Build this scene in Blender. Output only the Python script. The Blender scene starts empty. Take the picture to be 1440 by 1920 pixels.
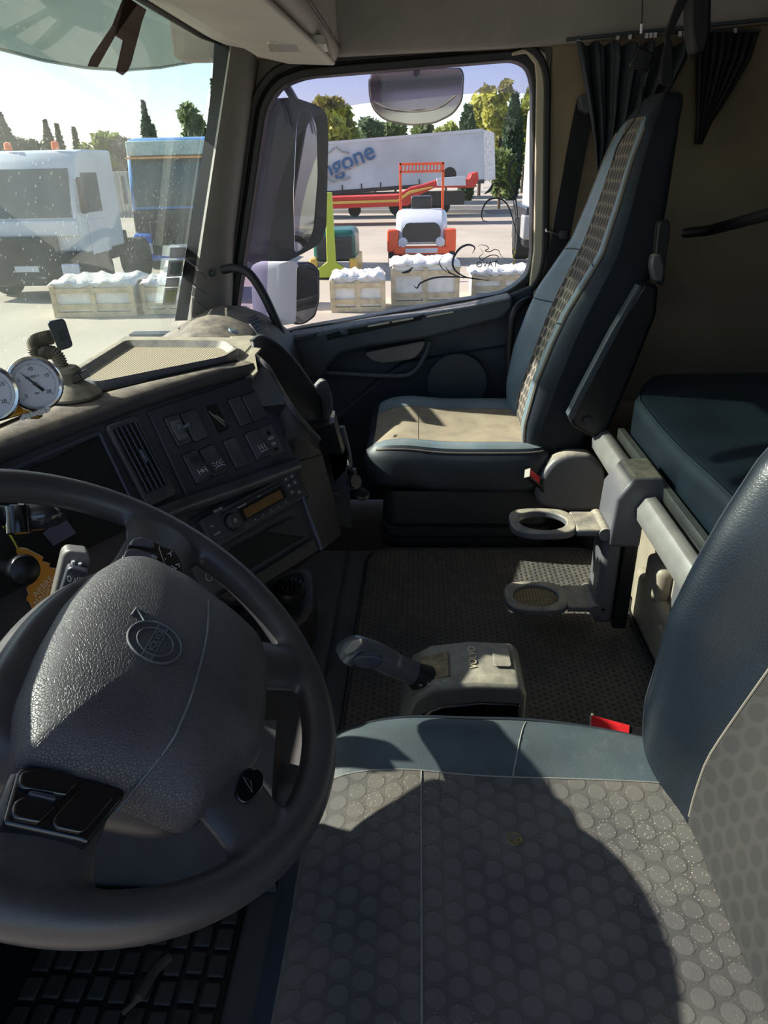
import bpy, math, random
import numpy as np
from mathutils import Vector, Matrix
random.seed(7)
R = math.radians; PI = math.pi
S = bpy.context.scene
COL = S.collection
# ------------------------------------------------------------------ camera
F = 1331.0
PITCH = math.atan(645/F); YAW = R(3.1); ROLL = R(1.2)
CAM = np.array([0, 0, .94])
cf = np.array([math.cos(PITCH)*math.cos(YAW), math.cos(PITCH)*math.sin(YAW), -math.sin(PITCH)])
cr = np.cross(cf, [0, 0, 1]); cr /= np.linalg.norm(cr); cu = np.cross(cr, cf)
cr2 = cr*math.cos(ROLL)-cu*math.sin(ROLL); cu2 = cu*math.cos(ROLL)+cr*math.sin(ROLL)
cam = bpy.data.objects.new('camera', bpy.data.cameras.new('camera')); COL.objects.link(cam)
cam.matrix_world = Matrix(((cr2[0], cu2[0], -cf[0], CAM[0]), (cr2[1], cu2[1], -cf[1], CAM[1]), (cr2[2], cu2[2], -cf[2], CAM[2]), (0, 0, 0, 1)))
cam.data.sensor_fit = 'VERTICAL'; cam.data.sensor_height = 24; cam.data.lens = F*24/1920
cam.data.clip_start = .02; cam.data.clip_end = 500
S.camera = cam
# ------------------------------------------------------------------ light
SUN = Vector((.36, 1.64, 1.0)).normalized()
w = bpy.data.worlds.new('world'); S.world = w; w.use_nodes = True
wn = w.node_tree.nodes; wl = w.node_tree.links; wn.clear()
sky = wn.new('ShaderNodeTexSky'); sky.sky_type = 'NISHITA'; sky.sun_disc = False
sky.sun_elevation = math.asin(SUN.z); sky.sun_rotation = math.atan2(SUN.x, SUN.y)
sky.altitude = 200; sky.air_density = 1.0; sky.dust_density = .7; sky.ozone_density = 1.2
bg = wn.new('ShaderNodeBackground'); bg.inputs['Strength'].default_value = .18
wo = wn.new('ShaderNodeOutputWorld'); wl.new(sky.outputs[0], bg.inputs[0]); wl.new(bg.outputs[0], wo.inputs[0])
sd = bpy.data.lights.new('sun', 'SUN'); sd.energy = 9.0; sd.color = (1, .93, .82); sd.angle = R(.53)
so = bpy.data.objects.new('sun', sd); COL.objects.link(so); so.rotation_euler = SUN.to_track_quat('Z', 'Y').to_euler(); so.location = (0, 0, 20)
S.view_settings.view_transform = 'Standard'; S.view_settings.look = 'None'
S.view_settings.exposure = .5; S.view_settings.gamma = 1; S.view_settings.use_curve_mapping = False
S.cycles.max_bounces = 10; S.cycles.transparent_max_bounces = 24; S.cycles.diffuse_bounces = 5

# ------------------------------------------------------------------ helpers
def U(px, py, X=None, Y=None, Z=None):          # point where the sight line of a photo pixel meets a plane
    d = cf+cr2*(px-720)/F-cu2*(py-960)/F
    t = (X-CAM[0])/d[0] if X is not None else (Y-CAM[1])/d[1] if Y is not None else (Z-CAM[2])/d[2]
    return Vector(CAM+d*t)
def UP(px, py, o, n):
    d = Vector(cf+cr2*(px-720)/F-cu2*(py-960)/F); c = Vector(CAM)
    return c+d*((Vector(o)-c).dot(n)/d.dot(n))
V = Vector
def hx(h):
    h = h.lstrip('#'); c = [int(h[i:i+2], 16)/255 for i in (0, 2, 4)]
    return tuple(x/12.92 if x <= .04045 else ((x+.055)/1.055)**2.4 for x in c)+(1,)
ORG = {}
class MB:
    def __init__(s): s.v = []; s.f = []
    def add(s, vs, fs):
        b = len(s.v); s.v += [tuple(p) for p in vs]; s.f += [tuple(i+b for i in f) for f in fs]; return s
    def box(s, c, d, M=None):
        x, y, z = d[0]/2, d[1]/2, d[2]/2
        P = [V((a*x, b*y, e*z)) for e in (-1, 1) for b in (-1, 1) for a in (-1, 1)]
        if M is not None: P = [M @ p for p in P]
        P = [p+V(c) for p in P]
        return s.add(P, [(0, 2, 3, 1), (4, 5, 7, 6), (0, 1, 5, 4), (2, 6, 7, 3), (0, 4, 6, 2), (1, 3, 7, 5)])
    def bb(s, a, b):
        return s.box([(p+q)/2 for p, q in zip(a, b)], [abs(q-p) for p, q in zip(a, b)])
    def prism(s, poly, vec):
        n = len(poly); P = [V(p) for p in poly]; Q = [p+V(vec) for p in P]
        nn = V((0, 0, 0))
        for i in range(n): nn += P[i].cross(P[(i+1) % n])
        if nn.dot(V(vec)) < 0: P, Q = P[::-1], Q[::-1]
        return s.add(P+Q, [tuple(range(n))[::-1], tuple(range(n, 2*n))]+[(i, (i+1) % n, n+(i+1) % n, n+i) for i in range(n)])
    def loft(s, rings, caps=True, closed=True):
        n = len(rings[0]); vs = [p for r in rings for p in r]; fs = []
        for k in range(len(rings)-1):
            for i in range(n if closed else n-1):
                j = (i+1) % n; fs.append((k*n+i, k*n+j, (k+1)*n+j, (k+1)*n+i))
        if caps and closed: fs += [tuple(range(n))[::-1], tuple(range((len(rings)-1)*n, len(rings)*n))]
        return s.add(vs, fs)
    def tube(s, pts, r, seg=12, ry=None, up=None):
        pts = [V(p) for p in pts]; n = len(pts)
        rr = r if isinstance(r, (list, tuple)) else [r]*n
        ryy = rr if ry is None else (ry if isinstance(ry, (list, tuple)) else [ry]*n)
        rings = []; u = None
        for i, p in enumerate(pts):
            t = (pts[min(i+1, n-1)]-pts[max(i-1, 0)]).normalized()
            if u is None:
                u = V(up) if up else (V((0, 0, 1)) if abs(t.z) < .9 else V((1, 0, 0)))
            u = (u-t*u.dot(t)).normalized(); w_ = t.cross(u)
            rings.append([p+u*(ryy[i]*math.cos(a))+w_*(rr[i]*math.sin(a)) for a in [2*PI*k/seg for k in range(seg)]])
        return s.loft(rings)
    def lathe(s, prof, o, ax=(0, 0, 1), seg=32):
        ax = V(ax).normalized(); u = ax.orthogonal().normalized(); w_ = ax.cross(u); o = V(o)
        rings = [[o+ax*h+u*(r*math.cos(2*PI*k/seg))+w_*(r*math.sin(2*PI*k/seg)) for k in range(seg)] for r, h in prof]
        return s.loft(rings)
    def ball(s, c, r, seg=16, k=2.0):
        r = (r, r, r) if not isinstance(r, (tuple, list)) else r
        rings = []
        for i in range(seg//2+1):
            a = -PI/2+PI*i/(seg//2); a = max(-PI/2+.02, min(PI/2-.02, a))
            rings.append([V((c[0]+r[0]*math.cos(a)*math.cos(b), c[1]+r[1]*math.cos(a)*math.sin(b), c[2]+r[2]*math.sin(a))) for b in [2*PI*j/seg for j in range(seg)]])
        return s.loft(rings)
    def build(s, name, m, parent=None, bevel=0, smooth=True, seg=3, ang=35, sub=0):
        org = ORG.get(parent.name, V((0, 0, 0))) if parent else V((0, 0, 0))
        me = bpy.data.meshes.new(name); me.from_pydata([tuple(V(p)-org) for p in s.v], [], s.f); me.update()
        o = bpy.data.objects.new(name, me); COL.objects.link(o)
        for mm in (m if isinstance(m, (list, tuple)) else [m]): me.materials.append(mm)
        if parent:
            o.parent = parent
            if parent.type == 'MESH' or True: ORG[o.name] = org
        if bevel:
            b = o.modifiers.new('b', 'BEVEL'); b.width = bevel; b.segments = seg; b.limit_method = 'ANGLE'; b.angle_limit = R(40)
        if sub:
            b = o.modifiers.new('s', 'SUBSURF'); b.levels = sub; b.render_levels = sub
        if smooth: me.shade_smooth(); me.set_sharp_from_angle(angle=R(ang if not bevel else 50))
        return o
def thing(name, label, cat, loc=(0, 0, 0), group=None):
    o = bpy.data.objects.new(name, None); COL.objects.link(o); o.location = loc; o.empty_display_size = .05
    ORG[o.name] = V(loc); o['label'] = label; o['category'] = cat
    if group: o['group'] = group
    return o
def tag(o, label, cat, group=None, kind=None):
    o['label'] = label; o['category'] = cat
    if group: o['group'] = group
    if kind: o['kind'] = kind
    return o
def struct(o): o['kind'] = 'structure'; return o
def ch(parent): return [o for o in COL.objects if o.parent == parent]
def dup(root, loc, label=None, rz=None):
    r = root.copy(); COL.objects.link(r); r.location = loc
    if rz is not None: r.rotation_euler = (0, 0, rz)
    if label: r['label'] = label
    for c in ch(root):
        d = c.copy(); COL.objects.link(d); d.parent = r
        for g in ch(c):
            e = g.copy(); COL.objects.link(e); e.parent = d
    return r
def smoothpath(pts, n=8):                        # Catmull-Rom
    P = [V(p) for p in pts]; out = []
    P = [P[0]*2-P[1]]+P+[P[-1]*2-P[-2]]
    for i in range(1, len(P)-2):
        for k in range(n):
            t = k/n; a, b, c, d = P[i-1:i+3]
            out.append(.5*((2*b)+(c-a)*t+(2*a-5*b+4*c-d)*t*t+(3*b-a-3*c+d)*t**3))
    out.append(P[-2]); return out
def interp(x, xs, ys): return float(np.interp(x, xs, ys))
def text(body, o, xd, yd, size, name, m, parent, ext=.0004, align='CENTER', bold=0):
    c = bpy.data.curves.new('t', 'FONT'); c.body = body; c.size = size; c.extrude = ext; c.align_x = align; c.align_y = 'CENTER'; c.offset = bold
    t = bpy.data.objects.new('t', c); COL.objects.link(t)
    me = bpy.data.meshes.new_from_object(t.evaluated_get(bpy.context.evaluated_depsgraph_get()))
    bpy.data.objects.remove(t)
    xd = V(xd).normalized(); z = xd.cross(V(yd)).normalized(); yd = z.cross(xd)
    mb = MB(); mb.add([V(o)+xd*v.co.x+yd*v.co.y+z*v.co.z for v in me.vertices], [tuple(p.vertices) for p in me.polygons])
    return mb.build(name, m, parent, smooth=False)
def sbox(k, n, fn, reg):                         # rounded box, deformed by fn(p), split in regions by reg(p)
    out = {}
    nx, ny, nz = n
    faces = []
    def grid(na, nb, mp):
        for i in range(na):
            for j in range(nb):
                q = [mp(-1+2*(i+a)/na, -1+2*(j+b)/nb) for a, b in ((0, 0), (1, 0), (1, 1), (0, 1))]
                faces.append(q)
    grid(nx, ny, lambda a, b: (a, b, 1)); grid(ny, nx, lambda a, b: (b, a, -1))
    grid(nx, nz, lambda a, b: (a, -1, b)); grid(nz, nx, lambda a, b: (b, 1, a))
    grid(ny, nz, lambda a, b: (1, a, b)); grid(nz, ny, lambda a, b: (-1, b, a))
    idx = {}
    for q in faces:
        c = [sum(p[i] for p in q)/4 for i in range(3)]
        key = reg(c); mb, ix = out.setdefault(key, (MB(), {}))
        f = []
        for p in q:
            r_ = tuple(round(x, 5) for x in p)
            if r_ not in ix:
                s_ = sum(abs(x)**k for x in p)**(1/k)
                mx = max(abs(x) for x in p)
                pp = [x*mx/s_ for x in p]
                ix[r_] = len(mb.v); mb.v.append(tuple(fn(pp)))
            f.append(ix[r_])
        mb.f.append(tuple(f))
    return {k_: v_[0] for k_, v_ in out.items()}
def rrect(w_, h, r, n=5):                        # rounded rectangle outline
    P = []
    for cx, cy, a0 in ((w_/2-r, h/2-r, 0), (-w_/2+r, h/2-r, 90), (-w_/2+r, -h/2+r, 180), (w_/2-r, -h/2+r, 270)):
        for i in range(n+1):
            a = R(a0+90*i/n); P.append((cx+r*math.cos(a), cy+r*math.sin(a)))
    return P
def roundpoly(pts, r, n=4):                      # round the corners of a 3D polygon
    out = []; N = len(pts); P = [V(p) for p in pts]
    for i in range(N):
        a, b, c = P[i-1], P[i], P[(i+1) % N]
        d1 = (a-b); d2 = (c-b); q = min(r, d1.length*.45, d2.length*.45)
        s_, e = b+d1.normalized()*q, b+d2.normalized()*q
        for k in range(n+1):
            t = k/n; out.append(s_*(1-t)**2+b*2*t*(1-t)+e*t*t)
    return out

# ------------------------------------------------------------------ materials
class NT:
    def __init__(s, name):
        s.m = bpy.data.materials.new(name); s.m.use_nodes = True; s.t = s.m.node_tree; s.t.nodes.clear()
        s.out = s.n('OutputMaterial')
    def n(s, k, **kw):
        x = s.t.nodes.new('ShaderNode'+k)
        for a, b in kw.items():
            if a in x.inputs.keys() if isinstance(a, str) else False: s.set(x, a, b)
            elif hasattr(x, a): setattr(x, a, b)
        return x
    def set(s, node, key, val):
        if hasattr(val, 'is_output') or isinstance(val, bpy.types.NodeSocket): s.t.links.new(val, node.inputs[key])
        else: node.inputs[key].default_value = val
    def math(s, op, a, b=None, c=None, clamp=False):
        x = s.n('Math', operation=op); x.use_clamp = clamp
        s.set(x, 0, a)
        if b is not None: s.set(x, 1, b)
        if c is not None: s.set(x, 2, c)
        return x.outputs[0]
    def vm(s, op, a, b=None):
        x = s.n('VectorMath', operation=op); s.set(x, 0, a)
        if b is not None: s.set(x, 1, b)
        return x
    def mix(s, f, a, b):
        x = s.n('Mix', data_type='RGBA'); s.set(x, 0, f); s.set(x, 6, a); s.set(x, 7, b); return x.outputs[2]
    def noise(s, scale, detail=3, vec=None, rough=.5):
        x = s.n('TexNoise'); x.inputs['Scale'].default_value = scale; x.inputs['Detail'].default_value = detail; x.inputs['Roughness'].default_value = rough
        s.t.links.new(vec if vec is not None else s.obj(), x.inputs['Vector']); return x.outputs[0]
    def obj(s):
        if not hasattr(s, '_o'): s._o = s.n('TexCoord').outputs['Object']
        return s._o
    def ramp(s, f, a, b):
        x = s.n('MapRange'); s.set(x, 0, f); s.set(x, 1, a); s.set(x, 2, b); x.clamp = True; return x.outputs[0]
    def hex(s, axes, pitch, vec=None):           # distance to nearest hexagonal lattice point / pitch
        sp = s.n('SeparateXYZ'); s.t.links.new(vec if vec is not None else s.obj(), sp.inputs[0])
        x = s.math('DIVIDE', sp.outputs[axes[0]], pitch); y = s.math('DIVIDE', sp.outputs[axes[1]], pitch*axes[2])
        def cell(ox):
            a = s.math('SUBTRACT', s.math('FRACT', s.math('ADD', x, ox+50)), .5)
            b = s.math('MULTIPLY', s.math('SUBTRACT', s.math('FRACT', s.math('ADD', s.math('DIVIDE', y, 1.732), ox+50)), .5), 1.732)
            return s.math('SQRT', s.math('ADD', s.math('MULTIPLY', a, a), s.math('MULTIPLY', b, b)))
        return s.math('MINIMUM', cell(0), cell(.5))
def mat(name, col, rough=.5, var=.12, vs=8, bump=0, bs=300, dust=0, dcol='#b7a78c', metal=0, spec=.5, coat=0, specks=0, alpha=None, bdist=.001, sub=None):
    t = NT(name); p = t.n('BsdfPrincipled'); t.t.links.new(p.outputs[0], t.out.inputs[0])
    c = hx(col) if isinstance(col, str) else col
    base = c
    if var:
        nz = t.noise(vs, 4); d = tuple(x*(1-var*1.6) for x in c[:3])+(1,); l = tuple(min(1, x*(1+var*1.6)) for x in c[:3])+(1,)
        base = t.mix(t.ramp(nz, .3, .7), d, l)
    r_ = rough
    if dust:
        g = t.n('NewGeometry'); sp = t.n('SeparateXYZ'); t.t.links.new(g.outputs['Normal'], sp.inputs[0])
        up = t.ramp(sp.outputs[2], .35, .95)
        f = t.math('MULTIPLY', up, t.math('MULTIPLY', t.ramp(t.noise(30, 5, rough=.7), .25, .7), dust), clamp=True)
        base = t.mix(f, base, hx(dcol)); r_ = t.math('ADD', rough, t.math('MULTIPLY', f, .9-rough), clamp=True)
    if specks:
        v = t.n('TexVoronoi'); v.inputs['Scale'].default_value = 260; t.t.links.new(t.obj(), v.inputs['Vector'])
        f = t.math('MULTIPLY', t.math('LESS_THAN', v.outputs['Distance'], .16), t.ramp(t.noise(7, 3), .45, .75))
        base = t.mix(t.math('MULTIPLY', f, specks), base, hx('#d8cdb8'))
    t.set(p, 'Base Color', base); t.set(p, 'Roughness', r_); p.inputs['Metallic'].default_value = metal
    p.inputs['Specular IOR Level'].default_value = spec
    if coat: p.inputs['Coat Weight'].default_value = coat; p.inputs['Coat Roughness'].default_value = .15
    if bump:
        b = t.n('Bump'); b.inputs['Strength'].default_value = bump; b.inputs['Distance'].default_value = bdist
        t.set(b, 'Height', t.noise(bs, 3)); t.set(p, 'Normal', b.outputs[0])
    return t.m
def leather_mat(name, col, rough=.35, scale=160, strength=.5, dust=0, dcol='#a89d8c', worn=0):
    t = NT(name); p = t.n('BsdfPrincipled'); t.t.links.new(p.outputs[0], t.out.inputs[0])
    v = t.n('TexVoronoi', feature='DISTANCE_TO_EDGE'); v.inputs['Scale'].default_value = scale; t.t.links.new(t.obj(), v.inputs['Vector'])
    h = t.ramp(v.outputs['Distance'], 0, .12)
    c = hx(col); base = t.mix(t.ramp(t.noise(9, 4), .35, .7), tuple(x*.8 for x in c[:3])+(1,), tuple(min(1, x*1.25) for x in c[:3])+(1,))
    if dust:
        g = t.n('NewGeometry'); sp = t.n('SeparateXYZ'); t.t.links.new(g.outputs['Normal'], sp.inputs[0])
        f = t.math('MULTIPLY', t.ramp(sp.outputs[2], .2, .9), t.math('MULTIPLY', t.ramp(t.noise(14, 5), .2, .7), dust), clamp=True)
        base = t.mix(f, base, hx(dcol))
    if worn:
        base = t.mix(t.math('MULTIPLY', t.ramp(t.noise(22, 6, rough=.7), .55, .8), worn), base, hx('#8d9aa0'))
    t.set(p, 'Base Color', base); p.inputs['Roughness'].default_value = rough
    b = t.n('Bump'); b.inputs['Strength'].default_value = strength; b.inputs['Distance'].default_value = .0006
    t.set(b, 'Height', t.math('ADD', t.math('MULTIPLY', h, .5), t.math('MULTIPLY', t.noise(18, 2), 1.5))); t.set(p, 'Normal', b.outputs[0])
    return t.m
def dotfab(name, base, dot, axes, pitch, rad, soft=.05, dust=0, weave=1, spr=0):
    t = NT(name); p = t.n('BsdfPrincipled'); t.t.links.new(p.outputs[0], t.out.inputs[0])
    d = t.hex(axes, pitch)
    f = t.ramp(d, rad+soft, rad-soft)
    ring = t.math('SUBTRACT', 1.0, t.math('DIVIDE', t.math('ABSOLUTE', t.math('SUBTRACT', d, rad)), .07), clamp=True)
    c = t.mix(f, hx(base), hx(dot)); c = t.mix(t.math('MULTIPLY', ring, .25), c, tuple(x*.45 for x in hx(base)[:3])+(1,))
    c = t.mix(t.math('MULTIPLY', t.noise(900, 2), .5), c, tuple(x*.55 for x in hx(base)[:3])+(1,))
    if dust:
        c = t.mix(t.math('MULTIPLY', t.ramp(t.noise(9, 5), .35, .75), dust), c, hx('#8a8070'))
        v = t.n('TexVoronoi'); v.inputs['Scale'].default_value = 300; t.t.links.new(t.obj(), v.inputs['Vector'])
        k = t.math('MULTIPLY', t.math('LESS_THAN', v.outputs['Distance'], .17), t.ramp(t.noise(5, 3), .42, .7))
        c = t.mix(t.math('MULTIPLY', k, spr), c, hx('#cfc4ae'))
    t.set(p, 'Base Color', c); p.inputs['Roughness'].default_value = .9; p.inputs['Sheen Weight'].default_value = .03
    b = t.n('Bump'); b.inputs['Strength'].default_value = .5; b.inputs['Distance'].default_value = .0008
    t.set(b, 'Height', t.math('ADD', f, t.math('MULTIPLY', t.noise(1100, 1), .5))); t.set(p, 'Normal', b.outputs[0])
    return t.m
def glassm(name, tint=(1, 1, 1), refl=.06, dust=.05, dcol='#cfd6d2', spots=0, rough=.0):
    t = NT(name)
    tr = t.n('BsdfTransparent'); tr.inputs[0].default_value = (*tint, 1)
    gl = t.n('BsdfGlossy'); gl.inputs['Roughness'].default_value = rough
    lw = t.n('LayerWeight'); lw.inputs[0].default_value = .35
    m1 = t.n('MixShader'); t.set(m1, 0, t.math('MULTIPLY', lw.outputs['Fresnel'], refl*4, clamp=True)); t.t.links.new(tr.outputs[0], m1.inputs[1]); t.t.links.new(gl.outputs[0], m1.inputs[2])
    df = t.n('BsdfTranslucent'); df.inputs[0].default_value = hx(dcol); d2 = t.n('BsdfDiffuse'); d2.inputs[0].default_value = hx(dcol)
    md = t.n('MixShader'); md.inputs[0].default_value = .5; t.t.links.new(df.outputs[0], md.inputs[1]); t.t.links.new(d2.outputs[0], md.inputs[2])
    f = t.math('MULTIPLY', t.ramp(t.noise(3, 5, rough=.65), .2, .8), dust)
    if spots:
        v = t.n('TexVoronoi'); v.inputs['Scale'].default_value = 55; t.t.links.new(t.obj(), v.inputs['Vector'])
        k = t.math('MULTIPLY', t.ramp(v.outputs['Distance'], .16, .06), t.ramp(t.noise(4, 3), .4, .7))
        f = t.math('ADD', f, t.math('MULTIPLY', k, spots), clamp=True)
    m2 = t.n('MixShader'); t.set(m2, 0, f); t.t.links.new(m1.outputs[0], m2.inputs[1]); t.t.links.new(md.outputs[0], m2.inputs[2])
    t.t.links.new(m2.outputs[0], t.out.inputs[0]); return t.m
def wavey(name, c1, c2, scale, axis, rough=.6, bump=.5, dust=0, thr=(.35, .65)):
    t = NT(name); p = t.n('BsdfPrincipled'); t.t.links.new(p.outputs[0], t.out.inputs[0])
    sp = t.n('SeparateXYZ'); t.t.links.new(t.obj(), sp.inputs[0])
    a = t.math('MULTIPLY', t.math('ADD', t.math('SINE', t.math('MULTIPLY', sp.outputs[axis[0]], scale)), 1), .5)
    if len(axis) > 1:
        b_ = t.math('MULTIPLY', t.math('ADD', t.math('SINE', t.math('MULTIPLY', sp.outputs[axis[1]], scale)), 1), .5)
        a = t.math('MULTIPLY', a, b_)
    f = t.ramp(a, *thr); c = t.mix(f, hx(c1), hx(c2))
    c = t.mix(t.math('MULTIPLY', t.ramp(t.noise(6, 5), .3, .75), dust), c, hx('#9c917e'))
    t.set(p, 'Base Color', c); p.inputs['Roughness'].default_value = rough
    b = t.n('Bump'); b.inputs['Strength'].default_value = bump; b.inputs['Distance'].default_value = .002
    t.set(b, 'Height', a); t.set(p, 'Normal', b.outputs[0]); return t.m
M = {}
M['dash'] = mat('dash_plastic', '#3b3b42', .5, .15, 12, .25, 900, dust=.25)
M['pad'] = mat('dash_top_pad', '#3a383f', .6, .12, 10, .5, 700, dust=.8, dcol='#9d8f7c')
M['dashtop'] = mat('dash_top_dusty', '#7f786b', .65, .15, 8, .3, 700, dust=.7, dcol='#b3a894')
M['face'] = mat('panel_plastic', '#3a3c44', .35, .15, 14, .12, 1200)
M['side'] = mat('side_panel_plastic', '#1f1f24', .5, .12, 10, .2, 900, dust=.12)
M['btn'] = mat('button_plastic', '#45454c', .42, .2, 20, .2, 1500)
M['black'] = mat('black_plastic', '#141416', .4, .1)
M['void'] = mat('deep_black', '#08080a', .8, 0)
M['hollow'] = mat('compartment_plastic', '#26262b', .6, .1)
M['slot'] = mat('slot_plastic', '#3b3e4c', .4, .1)
M['navy'] = mat('navy_door_trim', '#2d3745', .55, .1, 5, .25, 800, dust=.35, dcol='#6d7178')
M['navyd'] = mat('navy_door_insert', '#1e2937', .6, .1, 5, .25, 800)
M['armr'] = mat('door_rest_grey', '#3a4049', .5, .1, 6, .3, 700, dust=.8, dcol='#8b8a86')
M['handle'] = mat('door_handle_grey', '#63605f', .45, .1, 6)
M['speaker'] = mat('speaker_cloth', '#24252a', .8, .1, 5, .6, 2200)
M['rubber'] = mat('black_rubber', '#17171a', .55, .1, 8)
M['seal'] = mat('window_seal_rubber', '#1b1b1e', .5, .1, 8)
M['pill'] = mat('pillar_trim', '#6d6965', .55, .08, 5, .3, 800)
M['beige'] = mat('beige_door_frame', '#bdb29c', .5, .06, 5)
M['headl'] = mat('headliner', '#a49c97', .85, .08, 6, .6, 900)
M['shelf'] = mat('overhead_plastic', '#b9b3ab', .6, .06, 5, .3, 900)
M['wallt'] = mat('cab_wall_trim', '#8c7c66', .8, .08, 5, .3, 700)
M['wallb'] = mat('cab_rear_cloth', '#3f3730', .9, .15, 6, .5, 600)
M['curt'] = mat('curtain_cloth', '#3b4048', .9, .12, 20, .4, 1500)
M['belt'] = mat('belt_webbing', '#15171b', .8, .1, 60, .4, 2500)
M['lea'] = leather_mat('seat_leather', '#61727d', .42, 260, .25, dust=.35, dcol='#9a9a92')
M['lead'] = leather_mat('seat_leather_shiny', '#10171f', .30, 300, .2)
M['leab'] = leather_mat('cushion_leather_bolster', '#38434a', .55, 300, .2, dust=.12, dcol='#8b8c82', worn=.2)
M['leas'] = leather_mat('seat_leather_side', '#232a33', .5, 260, .25)
M['shell'] = mat('seat_shell_cloth', '#131a24', .85, .1, 8, .3, 1200)
M['fabc'] = dotfab('cushion_cloth', '#434041', '#555151', (0, 1, 1.0), .0225, .40, .03, dust=.35, spr=.9)
M['fabb'] = dotfab('backrest_cloth', '#252324', '#181718', (0, 2, 1.0), .0225, .37, .06, dust=.03)
M['honey'] = dotfab('honeycomb_cloth', '#85796c', '#25252a', (0, 2, 1.15), .027, .41, .04)
M['fabp'] = mat('passenger_cushion_cloth', '#8b7e6c', .95, .15, 14, .6, 1400, dust=.4, dcol='#a89a84', bdist=.0006)
M['piping'] = mat('seat_piping', '#6d655c', .7, .1)
M['stitch'] = mat('stitching', '#7d7a74', .8, .1, 400)
M['bunk'] = leather_mat('bunk_leather', '#24323f', .55, 300, .15)
M['alu'] = mat('aluminium_rail', '#8b8b88', .42, .08, 20, 0, metal=.6, dust=.12, dcol='#b7ad9c')
M['gpl'] = mat('grey_table_plastic', '#55555a', .42, .1, 8, .1, 900, dust=1.0, dcol='#a89c87')
M['bin'] = mat('storage_bin_plastic', '#827a6c', .6, .1, 10, .2, 600)
M['gearg'] = mat('selector_grey_plastic', '#6a6862', .35, .1, 10, dust=.9, dcol='#a99f8d', specks=.7)
M['knob'] = mat('selector_knob_plastic', '#55585c', .28, .08, 10, specks=.5)
M['red'] = mat('buckle_red', '#c8252b', .35, .1, 60)
M['steel'] = mat('polished_steel', '#c9c9c9', .15, .05, metal=1)
M['brass'] = mat('brass', '#a88a4e', .3, .1, metal=1)
M['white'] = mat('white_paint', '#e2e3e6', .3, .04, 3)
M['dial'] = mat('gauge_dial_white', '#c3c4cf', .5, .03)
M['ink'] = mat('black_ink', '#111114', .6, 0)
M['print'] = mat('white_print', '#b9bcc0', .5, 0)
M['lcd'] = mat('radio_display', '#6b5233', .3, .1, 60)
M['wheel'] = mat('wheel_rim_leather', '#38363b', .36, .08, 8, .15, 1500, dust=.15, dcol='#7d7468')
M['hub'] = leather_mat('wheel_hub_skin', '#3a3840', .5, 420, .9, dust=.25, dcol='#7c756c')
M['hubs'] = leather_mat('wheel_shroud_skin', '#363a45', .55, 700, .5, dust=.3, dcol='#8c8578')
M['gloss'] = mat('gloss_black_switch', '#0f1116', .12, 0, coat=.6)
M['mat'] = None
M['footmat'] = mat('tread_rubber', '#26272b', .5, .25, 14, .4, 300, dust=.5, dcol='#4f4a44')
M['carpet'] = mat('floor_covering', '#45464b', .8, .12, 9, .4, 500, dust=.3, dcol='#6b6459')
M['orangecard'] = mat('orange_card', '#c98420', .7, .06)
M['cardedge'] = mat('card_edge', '#e2cfae', .7, .06)
M['yarn'] = mat('yellow_string', '#b9b03e', .8, .1)
M['tissue'] = mat('tissue_paper', '#c9c6c2', .9, .1)
M['dustyblk'] = mat('dusty_mount', '#5b564d', .7, .15, 20, .3, 400, dust=1, dcol='#b3a68f')
M['mirror'] = mat('mirror_glass', '#b9bcc2', .03, 0, metal=1)
M['mirh'] = mat('mirror_housing', '#2b2e36', .4, .08)
M['lampl'] = mat('reading_lamp_lens', '#c4bfb4', .15, .1, 60)
M['wind'] = glassm('windscreen_glass', (.93, .98, .96), .05, .045, '#dfe6e2', spots=.35)
M['wing'] = glassm('door_glass', (.97, .96, .98), .05, .02, '#dadada')
M['film'] = glassm('wind_deflector_film', (.74, .70, .82), .08, .05, '#b9b4c9')
M['visor'] = glassm('visor_acrylic', (.45, .48, .44), .10, .28, '#9aa096')
M['tape'] = glassm('strap_film', (.32, .25, .24), .08, .35, '#5a4844')

# floor mat: small raised diamonds
def matmat():
    t = NT('pimpled_rubber_mat'); p = t.n('BsdfPrincipled'); t.t.links.new(p.outputs[0], t.out.inputs[0])
    d = t.hex((0, 1, 1.0), .0145)
    f = t.ramp(d, .30, .12)
    c = t.mix(t.ramp(t.noise(5, 5), .3, .75), hx('#3b3a39'), hx('#575049')); c = t.mix(t.math('MULTIPLY', f, .75), c, hx('#1f1e1f'))
    c = t.mix(t.math('MULTIPLY', t.ramp(t.noise(40, 5), .5, .8), .25), c, hx('#857a6b'))
    t.set(p, 'Base Color', c); p.inputs['Roughness'].default_value = .75
    b = t.n('Bump'); b.inputs['Strength'].default_value = .9; b.inputs['Distance'].default_value = .003
    t.set(b, 'Height', t.math('SUBTRACT', 1.0, f)); t.set(p, 'Normal', b.outputs[0]); return t.m
M['mat'] = matmat()
M['netm'] = wavey('mesh_base', '#6b5c41', '#b29a6e', 900, (0, 1), .6, .8)
M['traym'] = wavey('ribbed_tray_mat', '#8a7d69', '#b3a68c', 1250, (0, 1), .7, .6, dust=.3)
M['gravel'] = mat('yard_concrete', '#9f9586', .85, .08, .35, .3, 4, bdist=.02)
# ================================================================== CAB SHELL
GZ = -1.56                                        # yard level below the cab
def bbox(name, a, b, m, bev=0, parent=None): return MB().bb(a, b).build(name, m, parent, bevel=bev)
struct(bbox('floor', (.0, -1.3, -.30), (2.40, .98, -.17), M['carpet']))
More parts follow.
